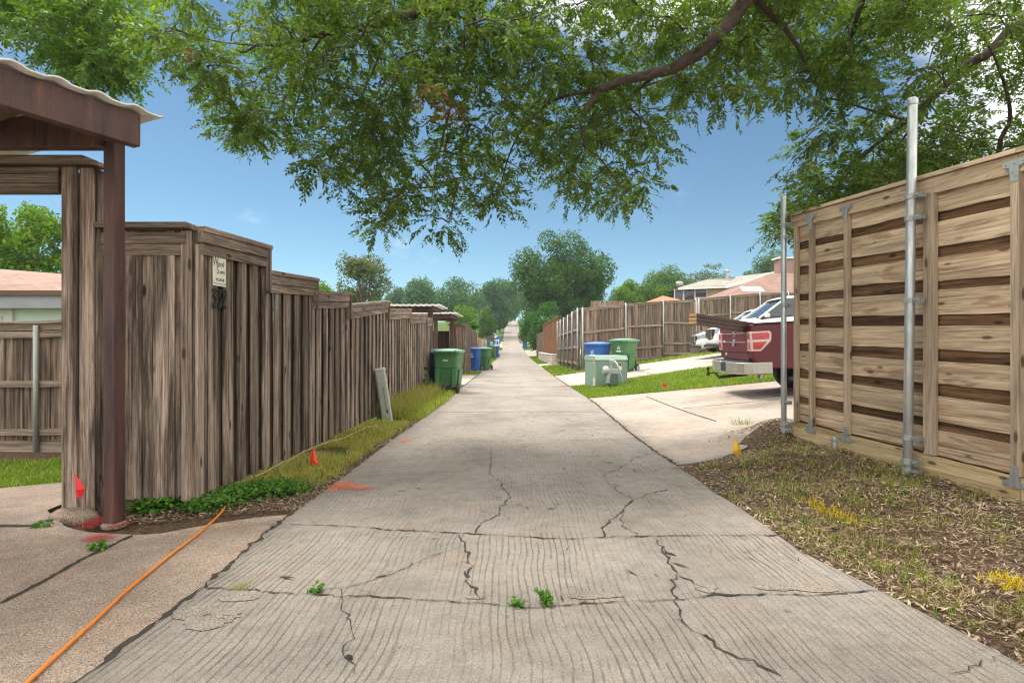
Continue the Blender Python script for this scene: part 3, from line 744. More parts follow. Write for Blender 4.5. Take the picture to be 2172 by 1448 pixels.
# concrete lump round the gate post foot
q = MB(); q.lathe([(.17, -.03), (.16, .02), (.11, .055), (.03, .06)], (0, 0, 0), 11)
lump = q.build('concrete_block', M_drive, None, smooth=False); lump.location = (-3.02, 3.92, Gf(-3.0, 3.9)+.01); lump.scale = (1, .55, 1)
tag(lump, 'rough low lump of concrete at the foot of the gate post', 'concrete')

# --- sign and house number on the fence
M_sign = plain('cream_plate', (.70, .70, .58), .5, var=.06, dirt=(.4, .38, .3, .35)); M_ink = plain('grey_ink', (.12, .12, .10), .7)
sx_, sy_ = -2.30, 4.33
sg = thing('company_sign', 'small cream metal company plate nailed high on the fence corner', 'sign', (-2.258, 4.39, EYE+.545), rot=(0, R(-1), R(90)))
q = MB(); q.prism([(-.098+.012*0, -.12), (.098, -.12), (.098, .12), (-.098, .12)], -.003, .003); q.build('plate', M_sign, sg, bevel=.003)
rotT = (R(90), 0, 0)
for tx_, s_, x_, z_, k_ in (('W', .105, -.062, .062, .8), ('ood', .062, .018, .052, .95), ('S', .085, -.032, .0, .85), ('avers', .045, .036, -.008, .8), ('972 578 508', .032, 0, -.072, .78)):
    text_mesh('lettering', tx_, s_, M_ink, sg, (x_, -.0045, z_), rotT, .0006, sx=k_)
for zz in (.102, -.102):
    q = MB(); q.box((0, -.0045, zz), (.15, .002, .004)); q.box((.086, -.0045, zz+.006), (.014, .002, .004), rot=(0, R(45), 0)); q.box((-.086, -.0045, zz+.006), (.014, .002, .004), rot=(0, R(-45), 0)); q.build('border', M_ink, sg)
hn = thing('house_number', 'dark iron house number 332 screwed to the fence below the plate', 'house number', (-2.256, 4.37, EYE+.32), rz=R(90))
def digit(pts, x):
    q = MB(); q.tube([(x+a, -.008, b_) for a, b_ in pts], [.004+.006*math.sin(math.pi*(i+.5)/len(pts)) for i in range(len(pts))], 8); return q.build('digit', M_black, hn, smooth=True)
three = [(-.026, .05), (-.022, .075), (.026, .075), (.02, .06), (-.006, .022), (.006, .018), (.022, .0), (.022, -.035), (.008, -.062), (-.014, -.062), (-.028, -.04), (-.02, -.03)]
two = [(-.02, .035), (-.022, .058), (-.004, .078), (.016, .068), (.02, .04), (.008, .005), (-.014, -.035), (-.024, -.062), (-.01, -.05), (.008, -.062), (.026, -.044)]
digit(three, -.075); digit(three, -.0); digit(two, .078)

# --- tall tan fence on the right, seen from its framed side
RX0, RY0, RX1, RY1 = 3.18, 6.40, 3.98, 1.55
ang = math.atan2(RY1-RY0, RX1-RX0); LRF = math.hypot(RX1-RX0, RY1-RY0)
rf = thing('cedar_fence', 'tall tan horizontal board fence with bare studs on the right', 'fence', (RX0, RY0, 0), rz=ang)
# local x runs from the far end towards the camera, local -y faces the alley
def lz(s, z0, z1): return z0+(z1-z0)*s/2.42   # s in metres from the far end; 2.42 m lies at d=4.0
zb = lambda s: EYE-1.075+(-1.135+1.075)*s/2.42       # underside of kick board
zt = lambda s: EYE+1.40-.085*s/2.42
ph = 1.5*math.pi; segs = [(.03, .62), (.66, 1.30), (1.34, 2.37), (2.41, 3.45), (3.49, LRF)]
bf, bb = MB(), MB()
bounds = [(.02, .34), (.34, .84), (.84, 1.75), (1.75, 2.62), (2.62, 3.6), (3.6, LRF)]
nb_ = 8; pit = .283
for (s0, s1) in bounds:
    for k in range(nb_+1):
        zc = lambda s, kk=k: zb(s)+.30+kk*pit
        if k < nb_:
            w = .192+random.uniform(-.014, .014); dz = random.uniform(-.012, .012); tl = random.uniform(-.006, .006)
            a, b_ = zc(s0)+dz, zc(s1)+dz+tl
            if a+w/2 > zt(s0)-.05: w = (zt(s0)-.05-a)*2
            # wavy lower edge
            n = 7; P = []
            for j in range(n):
                s = s0+(s1-s0)*j/(n-1); z = a+(b_-a)*j/(n-1); P.append((s, z-w/2+random.uniform(-.006, .004), z+w/2))
            b0_ = len(bf.v)
            for (s, zl, zh) in P:
                for yy, z in ((-.010, zl), (-.010, zh), (.008, zh), (.008, zl)): bf.v.append((s, yy+.0, z))
            for j in range(n-1):
                for e in range(4): bf.f.append([b0_+j*4+e, b0_+j*4+(e+1) % 4, b0_+(j+1)*4+(e+1) % 4, b0_+(j+1)*4+e]); bf.m.append(0)
            bf.f.append([b0_+e for e in range(4)]); bf.m.append(0); bf.f.append([b0_+(n-1)*4+e for e in (3, 2, 1, 0)]); bf.m.append(0)
        za, zb2 = zc(s0)-pit/2, zc(s1)-pit/2
        w = .17
        if k == 0: za += .035; zb2 += .035; w = .13
        bb.hexa([(s0, .014, za-w/2), (s1, .014, zb2-w/2), (s1, .032, zb2-w/2), (s0, .032, za-w/2), (s0, .014, min(za+w/2, zt(s0)-.03)), (s1, .014, min(zb2+w/2, zt(s1)-.03)), (s1, .032, min(zb2+w/2, zt(s1)-.03)), (s0, .032, min(za+w/2, zt(s0)-.03))])
bf.build('front_boards', W_new_x, rf, bevel=.0025, seg=1)
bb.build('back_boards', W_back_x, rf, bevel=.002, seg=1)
studs = [(.085, .045), (.335, .045), (.842, .05), (1.755, .095), (2.44, .06), (3.6, .09)]
for s, w in studs:
    q = MB(); lo_, hi_ = zb(s)+.19, zt(s)-.12; q.box((s, -.036, (lo_+hi_)/2), (w, .05, hi_-lo_)); q.build('stud', W_new_z, rf, bevel=.004)
def plate(s, z, up):
    q = MB(); k = 1 if up else -1; y = -.064
    q.prism([(s-.085, z), (s+.085, z), (s+.085, z-.035*k), (s+.034, z-.048*k), (s+.026, z-.15*k), (s-.026, z-.15*k), (s-.034, z-.048*k), (s-.085, z-.035*k)], y, y+.0025)
    for a, b_ in ((-.06, -.018), (.06, -.018), (0, -.02), (-.012, -.08), (.012, -.11)):
        q.lathe([(.006, -.004), (.006, 0)], (s+a, y, z+b_*k), 6, axis='y')
    return q.build('bracket_plate', M_galv2, rf)
for s in (.335, .842, 2.44): plate(s, zt(s)-.045, True)
for s in (.335, .842, 2.44): plate(s, zb(s)+.115, False)
def lrail(nm, f, h, y, th, mat, s0=.0, s1=LRF, parts=3):
    q = MB(); e = np.linspace(s0, s1, parts+1)
    for a, b_ in zip(e[:-1], e[1:]):
        b_ -= .003
        q.hexa([(a, y-th/2, f(a)), (b_, y-th/2, f(b_)), (b_, y+th/2, f(b_)), (a, y+th/2, f(a)), (a, y-th/2, f(a)+h), (b_, y-th/2, f(b_)+h), (b_, y+th/2, f(b_)+h), (a, y+th/2, f(a)+h)])
    return q.build(nm, mat, rf, bevel=.004)
lrail('top_rail', lambda s: zt(s)-.135, .13, -.03, .04, W_new_x, parts=2)
lrail('cap_board', lambda s: zt(s), .035, .0, .14, W_new_x, parts=2)
lrail('kick_board', lambda s: zb(s)+.0, .185, -.035, .04, W_kick_x, .04, LRF, parts=2)
lrail('kick_board', lambda s: zb(s)-.14, .137, -.032, .03, W_kick_x, .04, LRF, parts=2)
def fpost(nm, s, r, ztop, zbot, lean=0):
    q = MB(); q.tube([(s+lean, -.105-r, ztop), (s, -.105-r, zbot)], r, 20); q.lathe([(r*1.12, 0), (r*1.12, .045), (r*.7, .06), (.004, .064)], (s+lean, -.105-r, ztop-.03), 20)
    o = q.build('steel_post', M_galv, rf, smooth=True, bevel=.002); return o
def clamp(s, z, r, x1):
    q = MB(); c = -.105-r
    q.lathe([(r+.004, -.022), (r+.004, .022)], (s, c, z), 20)
    q.box((s+(r+x1)/2+.01, c-.0, z), (x1-r+.03, .006, .042)); q.box((s+x1-.01, c+.03, z), (.045, .055, .040))
    q.lathe([(.011, -.016), (.011, .014)], (s+r+.028, c-.004, z), 6, axis='y')
    return q.build('post_clamp', M_galv2, rf)
fpost('a', .0, .030, EYE+1.615, EYE-1.16)
fpost('b', 1.64, .036, EYE+1.985, EYE-1.19, .05)
for z in (1.30, 1.16, .40, -.68, -.92, -.99): clamp(.0, EYE+z, .030, .055)
for z, dx in ((1.20, .035), (1.02, .033), (.34, .02), (-.80, .005), (-1.0, .0), (-1.08, 0)): clamp(1.64+dx, EYE+z, .040, .08)
# cut-off stub of a post beside the kick board
q = MB(); q.tube([(0, 0, -.1), (0, 0, .13)], .030, 16); q.lathe([(.034, 0), (.034, .035), (.026, .05), (.004, .054)], (0, 0, .115), 16)
stub = q.build('pipe_stub', M_galv2, None, smooth=True, bevel=.002); stub.location = (3.235, 5.70, EYE-1.115)
tag(stub, 'short capped steel pipe stub standing beside the kick board', 'pipe stub')
# ------------------------------------------------------------------ carts, utility boxes, flags, hose
M_green = plain('green_cart_plastic', (.05, .165, .055), .5, var=.12, scale=3, dirt=(.17, .17, .12, .4))
M_greenlid = plain('green_lid_plastic', (.16, .32, .20), .34, var=.08, scale=4, dirt=(.35, .36, .3, .3))  # lid colour paled to carry the glare on top
M_blue = plain('blue_cart_plastic', (.02, .10, .36), .5, var=.10, scale=3, dirt=(.1, .12, .15, .2))
M_bluelid = plain('blue_lid_plastic', (.09, .22, .50), .34, var=.08, scale=4, dirt=(.35, .38, .42, .3))  # blue lid lightened for glare in the same way
M_navy = plain('navy_cart_plastic', (.012, .03, .11), .5, var=.10)
M_rubber = plain('black_rubber', (.02, .02, .02), .85, var=.2)
M_white = plain('white_print', (.75, .76, .74), .6, var=.04)
M_dark = plain('dark_plastic', (.025, .028, .026), .6, var=.15)

def wheel(mb, c, r, w, axis='x', m=0):
    mb.lathe([(r*.55, -w/2), (r*.92, -w/2), (r, -w*.32), (r, w*.32), (r*.92, w/2), (r*.55, w/2)], c, 20, m, axis)

def make_cart(name, label, loc, rz, body, lid, group=None, logo=False, tilt=0.0, h=1.02):
    """wheeled cart; the wheels and hinge are at local +y, the front faces -y"""
    t = thing(name, label, 'trash cart', loc, rz, group)
    if tilt: t.rotation_euler = (0, tilt, rz)
    mb = MB(); wb, db, wt_, dt = .24, .26, .32, .36
    lv = [(0.03, wb, db, 0.0), (.10, wb+.01, db+.01, .0), (.62, wb+.052, db+.065, -.0), (.66, wb+.062, db+.085, 0), (h-.07, wt_, dt, 0), (h-.065, wt_+.025, dt+.025, 0), (h, wt_+.025, dt+.025, 0)]
    ring = []
    def rr(w, d, z, r=.07):
        out = []
        for cx, cy, a0 in ((w-r, d-r, 0), (-w+r, d-r, 90), (-w+r, -d+r, 180), (w-r, -d+r, 270)):
            for a in (0, 30, 60, 90): out.append((cx+r*math.cos(R(a0+a)), cy+r*math.sin(R(a0+a)), z))
        return out
    for z, w, d, _ in lv: ring.append(rr(w, d, z))
    vs = [p for q in ring for p in q]; fs = [tuple(reversed(range(16)))]
    for i in range(len(lv)-1):
        for j in range(16): fs.append((i*16+j, i*16+(j+1) % 16, (i+1)*16+(j+1) % 16, (i+1)*16+j))
    fs.append(tuple((len(lv)-1)*16+j for j in range(16))); mb.add(vs, fs)
    for s in (-1, 1):     # side ribs and the recessed panels' raised frame
        mb.box((s*.215, -.335, .42), (.10, .03, .62), rot=(R(-6), 0, 0)); mb.box((s*.215, .335, .46), (.11, .035, .60), rot=(R(6), 0, 0))
        mb.box((s*.297, .0, .36), (.03, .40, .50), rot=(0, R(6)*s, 0))
        for k in (-.17, .0, .17): mb.box((k, s*(dt+.012), h-.085), (.05, .03, .05))
    mb.build('body', body, t, bevel=.008)
    lb = MB(); W, D = wt_+.045, dt+.045
    g = []
    nx, ny = 7, 7
    for i in range(nx):
        for j in range(ny):
            u, v = -1+2*i/(nx-1), -1+2*j/(ny-1)
            g.append((W*u, D*v, h+.02+.055*(1-abs(u)**3)*(1-abs(v)**3)))
    q_ = [(i*ny+j, (i+1)*ny+j, (i+1)*ny+j+1, i*ny+j+1) for i in range(nx-1) for j in range(ny-1)]
    lb.add(g, q_); lb.box((0, -D+.012, h+.0), (W*2, .024, .05)); lb.box((W-.012, 0, h+.0), (.024, D*2-.05, .05)); lb.box((-W+.012, 0, h+.0), (.024, D*2-.05, .05))
    lb.box((0, D-.012, h+.0), (W*2, .024, .05))
    lb.box((0, -D-.015, h+.005), (.30, .05, .03))
    lo = lb.build('lid', lid, t, bevel=.006)
    hb = MB(); hb.tube([(-.26, dt+.06, h+.0), (.26, dt+.06, h+.0)], .018, 10)
    for s in (-1, 1): hb.box((s*.26, dt+.035, h+.0), (.05, .08, .06)); hb.box((s*.12, dt+.035, h+.0), (.03, .07, .05))
    hb.build('handle', M_dark if body is not M_green else body, t, bevel=.004)
    ax = MB(); ax.tube([(-.31, db+.06, .14), (.31, db+.06, .14)], .012, 8); ax.box((0, db+.04, .17), (.34, .1, .12)); ax.build('axle', M_dark, t, bevel=.004)
    for s in (-1, 1):
        w = MB(); wheel(w, (s*.31, db+.06, .14), .14, .055); wo = w.build('wheel', M_rubber, t, bevel=.004)
        hbb = MB(); hbb.lathe([(.078, -.03), (.07, .03)], (s*.315, db+.06, .14), 14, 0, 'x')
        for k in range(5):
            a = 2*math.pi*k/5; hbb.box((s*.335, db+.06+.05*math.cos(a), .14+.05*math.sin(a)), (.016, .018, .018))
        hbb.build('hub', M_galv2 if logo else M_dark, wo)
    st = MB(); st.box((0, dt+.004, .84), (.13, .003, .026)); st.build('serial_plate', M_white, t)
    if logo:
        lg = MB(); cx, cz, y = 0, .82, -(dt+.006)
        P = []
        for k in range(40):
            a = 2*math.pi*k/40; r = .048+.022*math.cos(5*a); P.append((r*math.sin(a), r*math.cos(a)))
        n = len(P); vs = [(cx+a, y-.02*0, cz+b_) for a, b_ in P]+[(cx+.026*math.sin(2*math.pi*k/40), y, cz+.026*math.cos(2*math.pi*k/40)) for k in range(40)]
        lg.add(vs, [(k, (k+1) % n, n+(k+1) % n, n+k) for k in range(n)])
        lg.box((0, y, cz-.095), (.20, .003, .024)); lg.box((0, y+.003, cz-.128), (.15, .003, .014))
        lg.build('printed_emblem', M_white, t, fixn=False)
    return t
def gz_(x, y, l=.016): return (x, y, Gf(x, y)+l)
# near pair on the left verge (their hinge side and wheels face the camera)
make_cart('trash_cart', 'green cart with pale lid standing by the left fence end, nearest green one', gz_(-1.63, 14.6, 0), R(174), M_green, M_greenlid, 'carts along the alley', h=1.06)
make_cart('trash_cart', 'dark navy cart half hidden behind the nearest green cart on the left', gz_(-1.98, 15.35, 0), R(178), M_navy, M_navy, 'carts along the alley', h=1.05)
make_cart('recycling_cart', 'bright blue cart with white emblem standing second along the left side', gz_(-1.90, 28.0, 0), R(-12), M_blue, M_bluelid, 'carts along the alley', logo=True, h=1.1)
make_cart('trash_cart', 'green cart tucked against the right of the blue emblem cart', gz_(-1.42, 28.9, 0), R(-14), M_green, M_greenlid, 'carts along the alley', h=1.1)
make_cart('trash_cart', 'small distant green cart with white print by the pale picket fence', gz_(-1.86, 54, .01), R(-8), M_green, M_greenlid, 'carts along the alley', logo=True, h=1.12)
make_cart('recycling_cart', 'blue cart peeping from behind the distant green cart', gz_(-1.62, 55.2, .01), R(-8), M_blue, M_bluelid, 'carts along the alley', h=1.1)
make_cart('recycling_cart', 'far blue cart beside the end of the dark picket fence, lower one', gz_(-2.1, 82, .01), 0, M_blue, M_bluelid, 'carts along the alley', h=1.2)
make_cart('recycling_cart', 'farthest blue cart by the white pickup on the left', gz_(-2.2, 92, .01), 0, M_blue, M_bluelid, 'carts along the alley', h=1.2)
make_cart('recycling_cart', 'blue cart leaning sideways on the right edge below the shrubs', gz_(1.98, 84, .01), R(10), M_blue, M_bluelid, 'carts along the alley', tilt=R(-7), h=1.2)
p1 = gz_(2.95, 19.6); p2 = gz_(3.85, 19.5)
make_cart('recycling_cart', 'blue cart with white emblem behind the green transformer cabinet', p1, R(-38), M_blue, M_bluelid, 'carts along the alley', logo=True, h=1.09)
make_cart('trash_cart', 'green wheeled cart behind the right end of the transformer cabinet', p2, R(-42), M_green, M_greenlid, 'carts along the alley', logo=True, h=1.08)

# pad-mounted transformer cabinet
M_cab = plain('cabinet_green', (.185, .285, .225), .55, var=.06, scale=2, dirt=(.3, .33, .27, .25))
M_cabtop = plain('cabinet_top_green', (.24, .35, .285), .5, var=.05)
M_lab_o = plain('orange_label', (.62, .36, .12), .6, var=.05); M_lab_w = plain('white_label', (.72, .70, .64), .6, var=.05)
tx, ty = 2.62, 15.9
tf = thing('transformer_cabinet', 'pale green pad-mounted transformer cabinet on the right grass', 'utility cabinet', (tx, ty, Gf(tx, ty)-.02), rz=R(14))
q = MB(); q.prism([(-.47, 0), (.47, 0), (.47, .80), (.43, .845), (-.47, .845)], 0, .1, 'yz') if False else None
w2, d2 = .46, .42
q.prism([(-d2, -.05), (d2, -.05), (d2, .78), (d2-.05, .83), (-d2+.08, .83), (-d2, .74)], -w2, w2, 'yz'); q.build('cabinet', M_cab, tf, bevel=.015)
q = MB(); q.prism([(-d2-.012, .735), (-d2+.075, .842), (d2-.045, .842), (d2+.012, .79), (d2+.012, .70), (d2-.0, .70), (-d2+.0, .70), (-d2-.012, .70)], -w2-.012, w2+.012, 'yz'); q.build('lid', M_cabtop, tf, bevel=.018)
q = MB(); q.box((.0, -d2-.003, .345), (.008, .004, .66)); q.build('door_seam', M_dark, tf)
q = MB(); q.box((.24, -d2-.004, .60), (.075, .004, .085)); q.box((-w2-.004, -.27, .66), (.004, .10, .08)); q.box((-w2-.004, -.27, .25), (.004, .12, .06)); q.build('warning_label', M_lab_o, tf)
q = MB(); q.box((.24, -d2-.004, .50), (.10, .004, .10)); q.box((-w2-.004, -.27, .115), (.004, .13, .20)); q.build('notice_label', M_lab_w, tf)
q = MB(); q.lathe([(.02, -.012), (.02, .0)], (.42, -d2-.002, .69), 8, 0, 'y'); q.box((.24, -d2-.006, .605), (.045, .003, .05)); q.box((-w2-.006, -.27, .09), (.003, .06, .025)); q.box((-w2-.006, -.27, .16), (.003, .06, .025)); q.build('bolt', M_dark, tf)

# gas meter standing in front of it
M_meter = plain('grey_meter_paint', (.36, .39, .39), .45, .2, var=.1); M_meter_d = plain('dark_meter_paint', (.10, .14, .12), .5)
mx, my = 2.64, 15.0
gm = thing('gas_meter', 'grey gas meter with regulator and thin bent pipe before the green cabinet', 'gas meter', (mx, my, Gf(mx, my)))
q = MB(); q.prism([(-.11, .06), (.13, .06), (.15, .14), (.15, .36), (.10, .40), (-.09, .40), (-.13, .34), (-.13, .14)], -.09, .09); q.build('meter_body', M_meter_d, gm, bevel=.03)
q = MB(); q.box((.02, -.0, .43), (.30, .19, .12)); q.box((-.12, -.105, .25), (.10, .02, .26), rot=(0, R(8), 0)); q.build('meter_cover', M_meter, gm, bevel=.03)
q = MB(); q.lathe([(.10, -.09), (.13, -.04), (.13, .04), (.07, .10)], (-.16, -.02, .44), 16, 0, 'x'); q.tube([(-.02, 0, .48), (-.02, 0, .60), (.01, 0, .66)], .035, 12); q.box((-.0, 0, .68), (.12, .10, .11)); q.build('regulator', M_meter, gm, bevel=.02)
q = MB(); q.tube([(.06, -.03, .70), (.11, -.06, .63), (.17, -.08, .48), (.25, -.12, .22), (.30, -.16, -.05)], [.028, .03, .02, .013, .013], 10); q.build('vent_pipe', M_galv, gm, smooth=True)

# leaning telecom pedestal and the marker stake beside it
M_ped = plain('weathered_grey_plastic', (.45, .45, .40), .6, var=.1, scale=3, dirt=(.25, .24, .2, .4))
pb = gp(822, 891)
pd = thing('telecom_pedestal', 'leaning grey plastic utility pedestal at the foot of the left fence', 'utility pedestal', pb, rot=(R(4), R(-8.5), R(12)))
q = MB(); q.prism([(-.085+.02, -.075), (.065, -.075), (.085, -.05), (.085, .05), (.065, .075), (-.065, .075), (-.085, .05), (-.085, -.05)], -.12, .83, 'xy'); q.build('housing', M_ped, pd, bevel=.012)
q = MB(); q.prism([(-.07, -.082), (.07, -.082), (.092, -.055), (.092, .055), (.07, .082), (-.07, .082), (-.092, .055), (-.092, -.055)], .80, .855, 'xy'); q.build('cap', M_ped, pd, bevel=.02)
q = MB(); q.box((.01, -.078, .36), (.006, .004, .42)); q.box((.02, -.079, .16), (.02, .006, .06))
for z in (.05, .09): q.lathe([(.008, -.004), (.008, 0)], (-.025, -.076, z), 8, 0, 'y')
q.build('slot', M_dark, pd)
mp_ = pb+Vector((-.13, .10, 0))
mk = thing('marker_stake', 'thin leaning marker stake with red tip behind the grey pedestal', 'marker stake', mp_, rot=(R(3), R(-9), R(10)))
M_redw = plain('faded_red_paint', (.42, .09, .06), .6, var=.3, scale=15)
q = MB(); q.box((0, 0, .62), (.022, .010, 1.34)); q.build('stake', M_dark, mk, bevel=.002)
q = MB(); q.box((0.012, -.008, 1.16), (.05, .008, .34)); q.build('red_plate', M_redw, mk, bevel=.002)
q = MB(); q.box((.002, -.010, 1.30), (.03, .014, .05)); q.box((.016, -.013, .98), (.02, .004, .04)); q.build('white_band', M_white, mk)

# survey flags: a wire and a scrap of vinyl
M_fr = plain('red_vinyl', (.62, .012, .02), .45, var=.1); M_fo = plain('orange_red_vinyl', (.72, .055, .02), .45, var=.1); M_fy = plain('yellow_vinyl', (.78, .46, .01), .45, var=.1)
def flag(label, base, h, poly, mat, lean=(0, 0)):
    t = thing('marking_flag', label, 'marking flag', base, group='survey flags stuck in the ground')
    q = MB(); q.tube([(0, 0, -.05), (lean[0]*.5, lean[1]*.5, h*.5), (lean[0], lean[1], h)], .0016, 6); q.build('wire', M_galv2, t)
    q = MB(); n = len(poly); c = (sum(a for a, _ in poly)/n, sum(b_ for _, b_ in poly)/n)
    vs = [(lean[0]+a, lean[1]+random.uniform(-.018, .018), b_) for a, b_ in poly]+[(lean[0]+c[0], lean[1]-.03, c[1])]
    q.add(vs, [(i, (i+1) % n, n) for i in range(n)]); o = q.build('flag', mat, t)
    sd_ = o.modifiers.new('thick', 'SOLIDIFY'); sd_.thickness = .0012
    return t
p = at(175, 1098, 3.72); p.z = Gf(p.x, p.y)
flag('red flag hanging in front of the weathered gate post', p, .36, [(-.045, .36), (.032, .255), (-.005, .185), (-.055, .20)], M_fr, (.0, 0))
p = gp(668, 995); flag('orange-red flag in the grass strip along the left fence', p, .22, [(-.012, .225), (.042, .05), (.015, .03), (-.055, .065)], M_fo, (.0, 0))
p = gp(1560, 975); flag('yellow flag at the corner of the right driveway', p, .23, [(-.016, .235), (.042, .07), (.007, .03), (-.048, .09)], M_fy, (.02, 0))
p = gp(1409, 838); flag('small red flag on the lawn island before the pickup', p, .27, [(-.03, .27), (.06, .25), (.05, .17), (-.03, .18)], M_fr)
p = gp(1254, 818); flag('red flag showing past the left edge of the green cabinet', p, .36, [(-.06, .36), (.05, .30), (.04, .15), (-.05, .22)], M_fr)
q = MB(); q.lathe([(.0, -.10), (.06, -.08), (.1, 0), (.06, .08), (.0, .1)], (0, 0, 0), 14)
rb = q.build('red_ball', M_fr, None, smooth=True); rb.location = (3.62, 5.55, Gt(3.62, 5.55)+.1); tag(rb, 'red ball lying low behind the gap above the kick board', 'ball')

# orange cable across the drive; pale string along the verge
M_or = plain('orange_cable', (.72, .22, .02), .4, var=.1, scale=20)
def ground_tube(name, px, r, mat, label, cat, lift=.018, n=60):
    P = [gp(*q) for q in px]; s = resample([(p.x, p.y) for p in P], n)
    k = np.ones(5)/5; sx = np.convolve(np.pad(s[:, 0], 2, 'edge'), k, 'valid'); sy2 = np.convolve(np.pad(s[:, 1], 2, 'edge'), k, 'valid')
    q = MB(); q.tube([(x, y, float(Gt(x, y))+lift+r) for x, y in zip(sx, sy2)], r, 8); o = q.build(name, mat, None, smooth=True); tag(o, label, cat); return o
ground_tube('cable', [(20,1500), (75,1447), (130,1395), (200,1330), (270,1262), (330,1212), (375,1175), (415,1145), (445,1118), (462,1103), (474,1088), (480,1080)], .0072, M_or, 'orange cable snaking over the left driveway into the clover', 'cable')
ground_tube('string', [(538,1036), (590,1008), (640,978), (720,945), (800,916)], .003, plain('pale_twine', (.6, .45, .32), .8), 'pale string stretched through the grass beside the left fence', 'string', .07)

# ------------------------------------------------------------------ vehicles
M_glass = glassy('car_glass'); M_tyre = plain('tyre_rubber', (.018, .018, .018), .85, var=.2); M_chrome = plain('chrome', (.72, .72, .70), .18, .95, var=.05)
M_bumper = plain('satin_bumper', (.45, .43, .39), .36, .75, var=.06)
def carpaint(name, c):
    m, n, l, b = nodes(name); t = n.new('ShaderNodeTexCoord'); a = noise(n, l, t.outputs['Object'], 3, 5)
    r = ramp(n, [(.3, [q*.93 for q in c]), (.7, c)]); l.new(a.outputs[0], r.inputs[0]); l.new(r.outputs[0], b.inputs['Base Color'])
    b.inputs['Roughness'].default_value = .42; b.inputs['Coat Weight'].default_value = .15; b.inputs['Coat Roughness'].default_value = .18; return m
M_maroon = carpaint('maroon_paint', (.11, .007, .014)); M_carwhite = carpaint('white_paint', (.78, .78, .78))
M_lens = plain('red_lens', (.45, .012, .012), .15, var=.15, scale=8, coat=.5); M_lensrim = plain('pale_lens', (.62, .50, .46), .2, coat=.5); M_head = plain('headlamp_glass', (.35, .38, .4), .1, .3, coat=.6)

